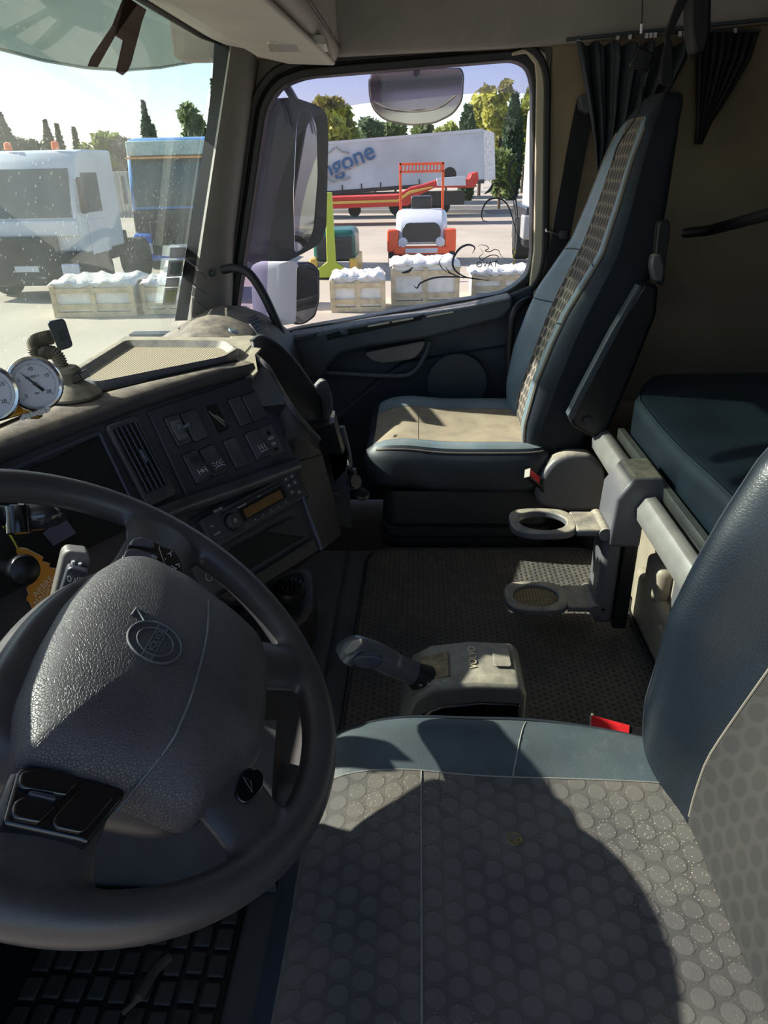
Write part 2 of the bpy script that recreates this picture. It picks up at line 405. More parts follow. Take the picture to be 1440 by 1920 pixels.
# engine tunnel under the mat, with the grey covering in front of it
struct(MB().bb((.74, -.52, -.17), (1.72, .20, -.006)).bb((.86, .19, -.17), (1.72, .40, -.006)).build('floor_tunnel', M['carpet'], bevel=.02))
struct(bbox('ceiling', (-.02, -1.32, 1.78), (2.46, .95, 1.84), M['headl']))
struct(bbox('wall_rear', (-.02, -1.30, -.17), (2.46, -1.24, 1.80), M['wallb']))
# passenger side wall behind the door
struct(MB().bb((2.375, -1.26, -.17), (2.46, -.372, 1.32)).build('wall_right', M['wallt'], bevel=.008))
hd = MB(); hp = [(2.34, .60, 1.235), (2.34, .22, 1.222), (2.34, -.35, 1.236), (2.34, -1.25, 1.292)]
hd.prism([(2.345, .70, 1.23), (2.345, .22, 1.224), (2.345, -.36, 1.236), (2.345, -1.25, 1.29), (2.345, -1.25, 1.80), (2.345, .70, 1.80)], (.11, 0, 0))
struct(hd.build('trim_1', M['headl'], bevel=.012)); bpy.data.objects['trim_1'].name = 'trim_1'
struct(bbox('wall_left', (-.06, -1.30, -.17), (0, -.60, 1.80), M['wallb']))
struct(bbox('wall_front', (-.02, .92, -.30), (2.42, .98, .42), M['rubber']))
struct(MB().bb((2.38, .60, -.2), (2.43, .98, .45)).build('wall_right_front', M['navyd']))
# A pillar, passenger side
def lof(name, rows, m, parent=None, **k): return MB().loft([[V(p) for p in r] for r in rows]).build(name, m, parent, **k)
A0, A1 = (2.30, .565, 1.25), (2.30, .775, .50)
ap = thing('windscreen_pillar', 'light grey trimmed windscreen pillar between windscreen and passenger door window', 'pillar', (2.3, .7, .5))
rows = []
for t in [0, .12, .25, .4, .55, .7, .8, .88, .94, 1.0]:
    px0 = interp(t, [0, 1], [434, 352]); px1 = interp(t, [0, .75, .88, 1], [482, 432, 432, 428]); py = interp(t, [0, 1], [70, 600])
    a = U(px0, py, X=2.27); b = U(px1, py, X=2.33)
    rows.append([a+V((.06, .02, 0)), a, a+(b-a)*.12+V((-.02, 0, 0)), a+(b-a)*.5+V((-.03, 0, 0)), a+(b-a)*.85+V((-.022, 0, 0)), b, b+V((.07, 0, 0))])
MB().loft(rows).build('pillar_cover', M['pill'], ap)
rows = []
for t in np.linspace(0, 1, 8):
    a = U(interp(t, [0, .2, 1], [404, 398, 330]), interp(t, [0, 1], [80, 600]), X=2.31); b = U(interp(t, [0, 1], [436, 354]), interp(t, [0, 1], [80, 600]), X=2.29)
    rows.append([a, a+V((-.012, 0, 0)), b+V((-.006, 0, 0)), b+V((.05, 0, 0)), a+V((.05, 0, 0))])
MB().loft(rows).build('rubber_seal', M['seal'], ap)
c = U(397, 512, X=2.262); MB().lathe([(.012, -.004), (.012, .003), (.008, .004), (.006, -.002)], c, (-1, -.1, .1), 20).build('screw_cap', M['black'], ap)
for y in (500, 532, 558, 580):
    a = U(359+(600-y)*.06, y, X=2.262); b = U(385+(600-y)*.02, y+22, X=2.258)
    MB().tube([a, b], .0016, 6).build('rib', M['armr'], ap)
# windscreen
wy = lambda z: .785-(z-.5)*.288
ws = MB().prism([(0, wy(.42)+.01, .42), (2.36, wy(.42)+.01, .42), (2.36, wy(1.45)+.01, 1.45), (0, wy(1.45)+.01, 1.45)], (0, .005, 0))
ws = struct(ws.build('window_1', M['wind'], smooth=False))
lb = MB().prism([(0, wy(.42)+.02, .38), (0, wy(.42)+.02, .44), (0, .80, .40)], (2.36, 0, 0)); struct(lb.build('trim_2', M['rubber']))
struct(bbox('trim_3', (-.02, .50, 1.40), (2.42, .60, 1.80), M['shelf']))
# outside sun visor hanging in front of the windscreen
sv = thing('external_sun_visor', 'smoky translucent sun visor hanging outside the top of the windscreen', 'visor', (1.5, .9, 1.3))
rows = []
for px, py in [(-700, -130), (-260, 10), (0, 92), (80, 113), (160, 127), (230, 132), (300, 127), (360, 117), (402, 108), (440, 95)]:
    yy = .93 if px < 260 else .93-(px-260)*.0007
    a = U(px, py, Y=yy)
    rows.append([a, a+V((0, .004, 0)), a+V((0, -.02, .12)), a+V((0, -.09, .24)), a+V((0, -.096, .24)), a+V((0, -.026, .12))])
MB().loft(rows).build('visor_panel', M['visor'], sv)
MB().tube([r[0] for r in rows], .004, 8).build('visor_edge', M['visor'], sv)
# torn strap at the top of the windscreen
Yt = .60
def pt(px, py, X): return U(px, py, X=X)
tp = thing('torn_strap', 'torn brown translucent strap hanging forked at the top of the windscreen', 'strap', tuple(U(220, 60, Y=.62)))
for nm, pl in (('strap_band', [(232, -8), (272, 18), (264, 40), (243, 120), (236, 134), (228, 141), (217, 134), (222, 112), (230, 76), (214, 66)]),
               ('strap_strand', [(232, -8), (255, 8), (214, 66), (180, 126), (164, 124), (170, 108), (210, 48)])):
    P = [U(x, y, Y=wy(1.28)-.012) for x, y in pl]
    MB().prism(P, (0, -.003, 0)).build(nm, M['tape'], tp, smooth=False)
# ------------------------------------------------------------------ overhead shelf
sh = thing('overhead_shelf', 'pale plastic overhead shelf above the windscreen with a reading lamp', 'shelf', (2.2, .4, 1.25))
def sec(y0, z0): pass
prof = [(.226, 1.80), (.226, 1.235), (.236, 1.215), (.26, 1.209), (.40, 1.222), (.52, 1.245), (.57, 1.265), (.585, 1.285), (.575, 1.31), (.56, 1.80)]
rows = []
for X_, k in [(.0, 0), (1.2, 0), (2.0, 0), (2.15, .0), (2.24, .0), (2.30, .035), (2.335, .11), (2.35, .2)]:
    rows.append([V((X_, y-(k if i in (5, 6, 7, 8) else k*.6 if i == 4 else 0), z)) for i, (y, z) in enumerate(prof)])
MB().loft(rows).build('shelf_body', M['shelf'], sh, ang=50)
MB().prism([(2.05, .23, 1.203), (2.27, .23, 1.206), (2.27, .36, 1.212), (2.19, .43, 1.222), (.2, .50, 1.234), (.2, .30, 1.206)], (0, 0, -.012)).build('visor_flap', M['shelf'], sh, bevel=.006)
MB().tube([(.0, .575, 1.262), (2.20, .575, 1.262), (2.29, .545, 1.258), (2.335, .46, 1.24), (2.34, .35, 1.222)], .007, 8).build('edge_trim', M['seal'], sh)
lp = [U(500, 82, Z=1.196), U(612, 84, Z=1.196), U(617, 98, Z=1.196), U(506, 98, Z=1.196)]
MB().prism(roundpoly(lp, .01), (0, 0, .02)).build('reading_lamp', M['lampl'], sh, bevel=.003)
MB().bb((.1, .222, 1.36), (2.05, .232, 1.62)).build('compartment_opening', M['void'], sh, bevel=.004)
MB().tube([(.0, .222, 1.245), (2.33, .222, 1.245)], .003, 6).build('gap', M['seal'], sh)

# ------------------------------------------------------------------ passenger door
dr = thing('passenger_door', 'navy passenger door with sloping window sill and round speaker', 'door', (2.36, 0, 0))
wn_px = [(505, 205), (530, 165), (575, 148), (960, 116), (985, 128), (994, 160), (993, 480), (984, 515), (945, 545), (560, 612), (505, 626), (440, 640), (452, 560)]
def ring(px, X_, grow=0):
    P = [U(x, y, X=X_) for x, y in px]
    c = sum(P, V((0, 0, 0)))/len(P)
    return [p+(p-c).normalized()*grow for p in P]
inn = roundpoly(ring(wn_px, 2.42), .03, 3)
N_ = len(inn)
cc = sum(inn, V((0, 0, 0)))/N_
def grow(P, g):
    out = []
    for i in range(len(P)):
        t = (P[(i+1) % len(P)]-P[i-1]).normalized(); n = V((0, -t.z, t.y)); n = n if n.dot(P[i]-cc) > 0 else -n
        out.append(P[i]+n*g)
    return out
def frame(name, a, b, x0, x1, m, parent, **k):       # band between two outlines
    A = grow(inn, a); B = grow(inn, b); n = len(A)
    rr = [[V((x1, p.y, p.z)) for p in A], [V((x0, p.y, p.z)) for p in A], [V((x0, p.y, p.z)) for p in B], [V((x1, p.y, p.z)) for p in B]]
    mb = MB(); vs = [p for r in rr for p in r]; fs = []
    for q in range(4):
        for i in range(n):
            j = (i+1) % n; fs.append((q*n+i, q*n+j, ((q+1) % 4)*n+j, ((q+1) % 4)*n+i))
    mb.add(vs, fs); return mb.build(name, m, parent, **k)
frame('window_seal', 0, .024, 2.375, 2.44, M['seal'], dr, bevel=.006)
frame('frame_groove', .022, .030, 2.385, 2.44, M['void'], dr)
frame('window_frame', .030, .052, 2.362, 2.44, M['seal'], dr, bevel=.006)
frame('upper_surround', .045, .16, 2.395, 2.44, M['pill'], dr)
# pale painted B pillar edge
bp = [U(x, y, X=2.365) for x, y in [(1000, 86), (1024, 100), (1027, 130), (1018, 470), (1004, 600), (985, 600), (1001, 470), (1006, 150), (1003, 120), (988, 100), (960, 104), (960, 98)]]
MB().prism(bp, (.04, 0, 0)).build('door_frame_edge', M['beige'], dr, bevel=.004)
gl = MB().prism([V((2.415, p.y, p.z)) for p in grow(inn, .004)], (.005, 0, 0)).build('window_2', M['wing'], None, smooth=False); struct(gl)
# door skin below the window
top = [(2.36, .66, .36), (2.36, .55, .415), (2.36, .43, .445), (2.36, .15, .495), (2.36, -.28, .565), (2.36, -.365, .60), (2.36, -.365, -.15), (2.36, .66, -.15)]
MB().prism(top, (.06, 0, 0)).build('door_panel', M['navy'], dr, bevel=.01)
MB().prism([(2.34, .66, -.15), (2.34, .66, .10), (2.34, .30, .16), (2.34, .14, .30), (2.34, .05, .36), (2.34, -.355, .42), (2.34, -.355, -.15)], (.03, 0, 0)).build('door_insert', M['navyd'], dr, bevel=.012)
# sill / arm rest band
sill = [U(x, y, X=2.28) for x, y in [(536, 632), (600, 622), (700, 604), (800, 590), (880, 576), (962, 556), (964, 580), (940, 600), (800, 636), (690, 652), (640, 664), (616, 688), (606, 712), (560, 712), (548, 680)]]
MB().prism(sill, (.10, 0, 0)).build('arm_rest', M['armr'], dr, bevel=.012)
rec = [U(x, y, X=2.275) for x, y in [(612, 628), (640, 620), (760, 600), (795, 590), (790, 600), (640, 632), (614, 638)]]
MB().prism(rec, (.02, 0, 0)).build('sill_recess', M['void'], dr, bevel=.002)
swp = [U(x, y, X=2.272) for x, y in [(540, 636), (592, 624), (588, 634), (545, 644)]]
MB().prism(swp, (.02, 0, 0)).build('switch_plate', M['dash'], dr, bevel=.003)
c = U(646, 624, X=2.268); MB().ball(c, (.008, .014, .012)).build('lock_knob', M['slot'], dr)
for a, b in (((690, 612), (730, 605)), ((735, 604), (775, 597)), ((800, 594), (850, 585))):
    MB().tube([U(*a, X=2.275), U(*b, X=2.275)], .003, 6).build('air_slot', M['beige'], dr)
hdp = [U(x, y, X=2.30) for x, y in [(682, 662), (800, 638), (790, 660), (775, 674), (720, 682), (695, 676)]]
MB().prism(roundpoly(hdp, .02), (.03, 0, 0)).build('pull_handle', M['handle'], dr, bevel=.01)
cr_ = [U(x, y, X=2.315) for x, y in [(612, 700), (740, 706), (775, 698), (796, 668), (806, 640)]]
MB().tube(smoothpath(cr_, 6), .008, 8).build('insert_edge', M['armr'], dr)
c = U(856, 714, X=2.31); rr_ = .086
MB().lathe([(rr_+.010, .03), (rr_+.010, -.004), (rr_+.004, -.010), (rr_, -.006)], c, (-1, 0, 0), 48).build('speaker_ring', M['navyd'], dr)
MB().lathe([(rr_, -.01), (rr_, .008), (rr_*.95, .013), (rr_*.5, .017), (.001, .018)], c, (-1, 0, 0), 48).build('speaker_grille', M['speaker'], dr)
# silver flourish and lion drawn on the glass
dc = thing('window_decal', 'grey scrollwork and mirror-written lion sticker on the door window', 'sticker', tuple(U(900, 480, X=2.41)))
def curl(pts, r=.0012, name='scroll'):
    P = smoothpath([U(x, y, X=2.411) for x, y in pts], 8); n = len(P)
    rr2 = [r*(.25+.95*math.sin(PI*i/(n-1))) for i in range(n)]
    mb = MB(); vs = []
    for i, p in enumerate(P):
        t = (P[min(i+1, n-1)]-P[max(0, i-1)]).normalized(); q = V((0, -t.z, t.y))*rr2[i]
        vs += [p+q, p-q, p-q+V((-.0006, 0, 0)), p+q+V((-.0006, 0, 0))]
    fs = []
    for i in range(n-1):
        for j in range(4): fs.append((i*4+j, i*4+(j+1) % 4, i*4+4+(j+1) % 4, i*4+4+j))
    mb.add(vs, fs); mb.build(name, M['slot'], dc, smooth=False)
curl([(916, 415), (905, 412), (904, 395), (915, 376), (935, 372), (952, 385), (964, 420), (972, 450)], .0022)
curl([(975, 310), (966, 300), (957, 308), (955, 330), (962, 350), (968, 380), (972, 420)], .0028)
curl([(922, 350), (945, 345), (962, 375), (972, 440)])
curl([(886, 475), (890, 464), (878, 459), (862, 466), (850, 485), (852, 505), (875, 520), (918, 526)], .003)
curl([(775, 535), (782, 540), (790, 530), (820, 520), (870, 520), (915, 526)], .0024)
curl([(830, 480), (824, 492), (832, 506), (855, 518)])
curl([(835, 500), (845, 512), (870, 522)], .0016)
curl([(970, 300), (975, 285), (970, 282)], .004)
for q in [[(908, 364), (924, 343)], [(752, 512), (774, 501)], [(934, 278), (937, 255)]]:
    curl([q[0], ((q[0][0]+q[1][0])/2+3, (q[0][1]+q[1][1])/2+2), q[1]], .0036, 'leaf')
curl([(895, 462), (903, 459), (912, 461), (916, 466), (910, 470), (918, 472), (927, 468), (935, 470), (940, 480), (950, 487)], .0012, 'lion')
curl([(900, 466), (906, 474), (899, 482), (904, 488), (912, 482), (925, 478), (935, 482), (930, 490), (938, 492)], .0012, 'lion')
text('OVAT', U(913, 496, X=2.411), (0, -1, .02), (0, 0, 1), .026, 'lettering', M['slot'], dc, .0003)
# smoked wind deflector outside the glass
dfp = [(500, 215), (520, 165), (560, 145), (700, 133), (985, 108), (998, 118), (998, 176), (930, 172), (850, 178), (760, 188), (680, 194), (615, 206), (585, 225), (560, 255), (538, 300), (520, 360), (508, 420), (502, 480), (500, 560), (500, 640), (440, 640), (452, 540)]
df = MB().prism([U(x, y, X=2.47) for x, y in dfp], (.004, 0, 0)).build('wind_deflector', M['film'], smooth=False)
tag(df, 'smoked purple wind deflector lining front and top of door window', 'wind deflector')
df['category'] = 'wind deflector'
# yellow bumpy sticker strip
ys = MB()
for i in range(5): ys.ball(U(963+(i % 2)*3, 466+i*7, X=2.408), .004, 8)
tag(ys.build('yellow_beads', mat('yellow', '#c9b42a', .5)), 'small yellow beaded strip at the lower rear corner of door window', 'strip')
# door grab handles (black tubes)
g1 = MB().tube(smoothpath([U(418, 506, X=2.28), U(440, 503, X=2.27), U(466, 512, X=2.26), U(490, 545, X=2.25), U(512, 590, X=2.24), U(530, 632, X=2.235), U(542, 662, X=2.23)], 8), .0135, 14)
tag(g1.build('grab_handle', M['rubber']), 'curved dark grab handle at the windscreen pillar beside the dashboard vent', 'grab handle')
g2 = MB().tube(smoothpath([U(1008, 562, X=2.33), U(985, 566, X=2.27), U(965, 585, X=2.25), U(957, 630, X=2.25), U(955, 700, X=2.25), U(958, 762, X=2.25)], 8), .0125, 14)
tag(g2.build('grab_handle', M['rubber']), 'upright dark grab handle behind the passenger seat by the door', 'grab handle')

# ------------------------------------------------------------------ curtain, belt, rails at the back
cu = thing('side_curtain', 'dark pleated curtain gathered by a tie behind the passenger door', 'curtain', (2.3, -.5, 1.24))
rows = []
lv = [(0, 76, 1082, 1300), (.1, 110, 1086, 1292), (.25, 165, 1096, 1262), (.4, 215, 1104, 1240), (.55, 265, 1112, 1205), (.68, 310, 1118, 1160), (.75, 338, 1121, 1146), (.82, 365, 1108, 1148), (.92, 420, 1098, 1150), (1.05, 480, 1092, 1150), (1.2, 560, 1088, 1145)]
n = 120
for t, y, xa, xb in lv:
    a = U(xa, y, X=2.30); b = U(xb, y, X=2.30); r_ = []
    for i in range(n+1):
        s = i/n; amp = .020 if t < .1 else .026 if t < .6 else .012
        fold = math.sin(s*PI*13+.6*math.sin(t*3)+1.3*s)+.4*math.sin(s*PI*29+t*2)
        p = a+(b-a)*s; r_.append(p+V((-amp*fold, 0, (.012*abs(math.sin(s*PI*6.5)) if t == 0 else 0)*-1)))
    rows.append(r_)
MB().loft(rows, caps=False, closed=False).build('curtain_cloth', M['curt'], cu, ang=80)
ks = cu.children
sm = ch(cu)[0].modifiers.new('s', 'SOLIDIFY'); sm.thickness = .002
MB().tube([U(1114, 338, X=2.26), U(1132, 343, X=2.25), U(1150, 340, X=2.26)], .006, 8).build('curtain_tie', M['belt'], cu)
for i, x in enumerate([1084, 1158, 1181, 1212, 1220, 1228, 1275, 1284, 1290, 1378]):
    MB().box(U(x, 74-(x-1084)*.055, X=2.325), (.006, .008, .012)).build('curtain_glider', M['white'] if i < 7 else M['print'], cu)
cr3 = MB().bb((2.315, -1.22, 1.262), (2.335, -.42, 1.27))
cr3 = MB().prism([(2.32, -.40, 1.250), (2.335, -.40, 1.250), (2.335, -.40, 1.242), (2.32, -.40, 1.242)], (0, -.82, .050))
tag(cr3.build('curtain_rail', M['armr']), 'thin curtain rail under the headliner behind the door', 'rail')
# second curtain drawn at the rear
cu2_ = thing('rear_curtain', 'black curtain hanging in shadow behind the passenger seat headrest', 'curtain', (2.31, -.85, 1.2))
rows = []
for t, y, xa, xb in [(0, 62, 1306, 1420), (.3, 110, 1306, 1405), (.6, 170, 1306, 1370), (.8, 230, 1306, 1330), (1, 270, 1304, 1312)]:
    a = U(xa, y, X=2.31); b = U(xb, y, X=2.31); rows.append([a+(b-a)*(i/80)+V((-.015*math.sin(i/80*PI*15), 0, 0)) for i in range(81)])
MB().loft(rows, caps=False, closed=False).build('curtain_cloth', M['belt'], cu2_, ang=80)
MB().tube([U(1262, 60, X=2.352), U(1425, 58, X=2.352)], .005, 6).build('curtain_track', M['armr'], cu2_)
ch(cu2_)[0].modifiers.new('s', 'SOLIDIFY').thickness = .003
# seat belt on the pillar
sb = thing('seat_belt', 'black seat belt running down the pillar behind passenger seat', 'seat belt', tuple(U(1090, 200, X=2.3)))
P = [U(1100, 185, X=2.352), U(1085, 260, X=2.35), U(1068, 350, X=2.345), U(1052, 440, X=2.31), U(1035, 520, X=2.27), U(1016, 600, X=2.27), U(1005, 700, X=2.27)]
MB().loft([[p+V((0, .028, 0)), p+V((-.002, .028, 0)), p+V((-.002, -.028, 0)), p+V((0, -.028, 0))] for p in P]).build('webbing', M['belt'], sb, smooth=False)
MB().prism(roundpoly([U(x, y, X=2.29) for x, y in [(1086, 180), (1100, 172), (1112, 190), (1108, 215), (1090, 205)]], .01), (.05, 0, 0)).build('belt_guide', M['armr'], sb, bevel=.006)
c = U(1056, 440, X=2.262)
bc = MB().tube([c+V((0, .045, .012)), c+V((0, -.05, -.022))], .004, 8).ball(c+V((0, .048, .013)), .006, 8)
bc.box(c, (.012, .022, .022)); tag(bc.build('belt_clip', M['steel']), 'small chrome clip clamped across the black seat belt', 'clip')
tn = thing('belt_tongue', 'black seat belt tongue hanging behind the passenger backrest', 'belt tongue', tuple(U(1095, 500, X=2.2)))
MB().prism([U(x, y, X=2.24) for x, y in [(1090, 470), (1104, 462), (1100, 490), (1080, 530), (1068, 520)]], (.012, 0, 0)).build('tongue_cover', M['black'], tn, bevel=.004)
# hanging wire from the roof, roof strap
hw = thing('hanging_cord', 'thin cord hanging from roof with white bead and black pouch', 'cord', tuple(U(1206, 0, X=1.9)))
MB().tube([U(1207, -60, X=1.9), U(1204, 20, X=1.9), U(1203, 60, X=1.9), U(1199, 96, X=1.9)], .0012, 6).build('string', M['ink'], hw)
MB().tube([U(1203, 45, X=1.9), U(1202, 63, X=1.9)], .003, 8).build('bead', M['white'], hw)
MB().box(U(1203, 112, X=1.9), (.012, .045, .04), Matrix.Rotation(R(20), 3, 'X')).build('pouch', M['black'], hw, bevel=.004)
MB().tube(smoothpath([U(1200, 128, X=1.9), U(1204, 140, X=1.9), U(1203, 180, X=1.9), U(1195, 215, X=1.92), U(1160, 270, X=1.95), U(1150, 300, X=1.97)], 5), .002, 6).build('tail', M['belt'], hw)
rs = MB().prism([U(x, y, X=1.75) for x, y in [(1275, -10), (1294, -10), (1262, 60), (1250, 85), (1246, 66)]], (.012, 0, 0))
rs.prism([U(x, y, X=1.75) for x, y in [(1252, 66), (1260, 80), (1262, 120), (1262, 162), (1238, 158), (1240, 110)]], (.006, 0, 0))
tag(rs.build('headrest_strap', M['belt'], bevel=.002), 'black strap tied from the roof to passenger seat headrest', 'strap')
bx = MB().bb((2.0, -1.0, 1.15), (2.05, -.9, 1.16))
rc = thing('roof_console', 'black box mounted high on roof behind passenger seat', 'box', tuple(U(1315, 40, X=1.9)))
MB().prism(roundpoly([U(x, y, X=1.9) for x, y in [(1293, -20), (1336, -20), (1334, 60), (1324, 100), (1302, 104), (1294, 60)]], .02), (.05, 0, 0)).build('box_body', M['rubber'], rc, bevel=.008)
rb = MB().tube([U(1285, 437, X=2.1), U(1330, 432, X=2.0), U(1440, 402, X=1.6), U(1500, 385, X=1.4)], .013, 10)
tag(rb.build('rear_rail', M['rubber']), 'dark rail along the rear wall above the bunk', 'rail')
lc = MB().box(U(1420, 92, Y=-1.2), (.09, .03, .012)).box(U(1410, 105, Y=-1.2), (.05, .03, .03))
tag(lc.build('wall_latch', M['armr'], bevel=.002), 'small latch on the rear wall at upper right', 'latch')
# ================================================================== SEATS
def bk_front(z):      # y of the backrest front face over the height above the cushion (z from seat base 0)
    return interp(z, [.24, .34, .45, .55, .65, .75, .85, .95, 1.02, 1.08], [-.285, -.305, -.345, -.375, -.412, -.448, -.472, -.492, -.508, -.535])
def bk_w(z): return interp(z, [.22, .35, .5, .62, .72, .8, .9, 1.0, 1.08], [.215, .225, .235, .235, .215, .19, .165, .145, .115])
def make_seat(O, label, cushmat, bolmat, backmat, backbol, W=.245, armrest=True, bw=.40, cushF=.15, latmat=None):
    O = V(O); t = thing('driver_seat' if not armrest else 'passenger_seat', label, 'seat', tuple(O))
    H = .27
    def cfn(p):
        x, y, z = p
        ww = W*(1+.02*(1-z)) * (1.0 if y < .3 else 1-.10*max(0, (y-.3))**1.6)
        xx = x*ww; yy = (y+1)/2*(cushF+.36)-.36
        xx = x*ww
        if not armrest:
            wn_ = ww*(1-(.30*abs(y)**1.8 if y < 0 else .12*y**1.5)); ax_ = abs(x); xx = math.copysign(ax_*W if ax_ < .56 else .56*W+(ax_-.56)/.44*(wn_-.56*W), x)
        top = H+.020*math.exp(-((abs(x)-.82)/.16)**2)*(1 if y > -.9 else .5)-.012*math.exp(-(x/.5)**2)
        top += .010*math.exp(-((y-.55)/.3)**2)-.010*max(0, y-.75)*4
        zz = top+(z-1)/2*.125
        if z < 0: yy -= .02*(-z)*(y > .5)
        return O+V((xx, yy, zz))
    def creg(c):
        if c[2] > .999: return 'top' if abs(c[0]) < .60 else 'bol' if c[0] > 0 else 'bol2'
        return 'side'
    D = sbox(7, (40, 40, 8), cfn, creg)
    D['top'].build('seat_cushion', cushmat, t, ang=80)
    D['bol'].build('cushion_bolster', bolmat, t, ang=80); D['bol2'].build('cushion_bolster', bolmat, t, ang=80); D['side'].build('cushion_side', latmat or M['leas'], t, ang=80)
    def crv(fn, pts, r, nm, m):
        MB().tube([fn(p) for p in pts], r, 6).build(nm, m, t)
    def onbox(x, y, z, k=7, off=0):
        s_ = (abs(x)**k+abs(y)**k+abs(z)**k)**(1/k); mx = max(abs(x), abs(y), abs(z)); return (x*mx/s_, y*mx/s_, z*mx/s_)
    for sx in (-1, 1):
        crv(cfn, [onbox(.60*sx, -.9+1.86*i/30, 1) for i in range(31)], (.0014 if armrest else .0009), 'seam', M['stitch'] if not armrest else M['piping'])
        crv(cfn, [onbox(1*sx, -.95+1.9*i/30, .90) for i in range(31)], .0022, 'piping', M['piping'] if armrest else M['leas'])
    crv(cfn, [onbox(-.60+1.2*i/16, .42, 1) for i in range(17)], .0010, 'cross_seam', M['stitch'] if not armrest else M['piping'])
    if not armrest:
        crv(cfn, [onbox(.60+.36*i/10, .02-.10*i/10, 1) for i in range(11)], .0010, 'bolster_seam', M['stitch'])
    # back
    z0, z1 = .20, 1.085; dY = 0 if armrest else .03; BS = 1 if armrest else 1.45
    def bfn(p):
        x, y, z = p
        zz = z0+(z+1)/2*(z1-z0); w_ = bk_w(zz); yf = bk_front(zz)+(0 if armrest else interp(zz, [.25, .36, .47, .6, 1.0], [.015, .010, .0, .0, .0]))
        b = (1 if armrest else interp(zz, [.25, .36, .48, .6], [1.2, 1.2, 1.4, 1.45]))*.055*math.exp(-((abs(x)-.86)/.28)**2)*interp(zz, [.2, .3, .45, .62, .75, .95, 1.08], [.2, .7, 1.25, 1.15, .55, .3, .0])
        th = interp(zz, [.2, .4, .7, 1.08], [.15, .15, .12, .075])
        yy = yf+b*(y+1)/2-(1-y)/2*th
        if zz > .9 and y < 0: yy += .0
        return O+V((x*w_, yy, zz))
    def breg(c):
        if c[1] > .999:
            f = bw
            return 'fab' if abs(c[0]) < f else 'bol' if c[0] > 0 else 'bol2'
        return 'shell' if c[1] < .55 or c[2] < -.999 else 'edge'
    D = sbox(6, (40, 16, 60), bfn, breg)
    D['fab'].build('backrest', backmat, t, ang=80); D['bol'].build('backrest_bolster', backbol, t, ang=80); D['bol2'].build('backrest_bolster', backbol, t, ang=80)
    D['edge'].build('backrest_edge', M['leas'] if armrest else backbol, t, ang=80); D['shell'].build('backrest_shell', M['shell'], t, ang=80)
    for sx in (-1, 1):
        crv(bfn, [onbox(sx*1.0, .95, -.97+1.94*i/50, 6) for i in range(51)], .0045 if armrest else .002, 'piping', M['piping'] if armrest else M['leas'])
        crv(bfn, [onbox(sx*bw, 1, -.9+1.85*i/50, 6) for i in range(51)], .0013, 'seam', M['piping'])
    for zq in (.20, -.12):
        if armrest:
            for sx in (-1, 1): crv(bfn, [onbox(sx*(bw+(.6-.0)*i/8), 1, zq, 6) for i in range(8)], .002, 'cross_seam', M['leas'])
    return t, cfn, bfn
ps, pcf, pbf = make_seat((1.96, .0, 0), 'grey-blue leather passenger seat with honeycomb fabric backrest by the door', M['fabp'], M['lea'], M['honey'], M['lea'], .245, True, .50)
# suspension base under the passenger seat
bs = MB()
for i, (z, g) in enumerate([(-.14, 0), (-.03, .0)]): pass
prof = [(.02, 1.0), (.05, .985), (.052, 1.03), (.085, 1.03), (.09, .985), (.095, 1.03), (.125, 1.03), (.13, 1.0), (.155, 1.0)]
rr_ = rrect(.42, .46, .04)
MB().loft([[V((1.96+x*k, -.13+y*k, z-.16*0)) for x, y in rr_] for z, k in [(-.17, .9), (-.02, .92), (-.015, 1.02), (.01, 1.03), (.015, .97), (.02, 1.02), (.045, 1.02), (.05, .96), (.056, 1.0), (.13, .99), (.15, .97)]]).build('suspension_bellows', M['rubber'], ps, ang=30)
# side cover with recliner
P = [U(x, y, X=1.70) for x, y in [(1002, 925), (1020, 885), (1040, 862), (1065, 852), (1110, 852), (1135, 880), (1140, 960), (1060, 960), (1010, 950)]]
MB().prism(roundpoly(P, .02), (.05, 0, 0)).build('side_cover', M['gpl'], ps, bevel=.014)
# folded arm rest
ar = [V(p) for p in ((1.655, 0, 0),)]
P = [U(x, y, X=1.69) for x, y in [(1206, 530), (1236, 535), (1232, 590), (1180, 720), (1138, 815), (1110, 822), (1072, 800), (1066, 780), (1088, 735), (1150, 620)]]
MB().prism(roundpoly(P, .012), (.055, 0, 0)).build('arm_rest', M['black'], ps, bevel=.01)
P = [U(x, y, X=1.686) for x, y in [(1198, 534), (1206, 538), (1160, 625), (1096, 745), (1072, 792), (1064, 780), (1086, 735), (1146, 622)]]
MB().prism(P, (.03, 0, 0)).build('arm_rest_trim', M['armr'], ps, bevel=.003)
c = U(1102, 790, X=1.688); MB().lathe([(.013, 0), (.013, .003), (.011, .004), (.0, .004)], c, (-1, 0, 0), 20).build('pivot_cap', M['hollow'], ps)
P = [U(x, y, X=1.72) for x, y in [(1236, 415), (1254, 410), (1258, 430), (1250, 480), (1244, 540), (1224, 520), (1230, 470)]]
MB().prism(roundpoly(P, .012), (.03, 0, 0)).build('recline_guide', M['rubber'], ps, bevel=.006)
P = [U(x, y, X=1.715) for x, y in [(1224, 478), (1240, 476), (1248, 500), (1244, 530), (1226, 528), (1220, 500)]]
MB().prism(roundpoly(P, .01), (.03, 0, 0)).build('release_lever', M['gpl'], ps, bevel=.006)
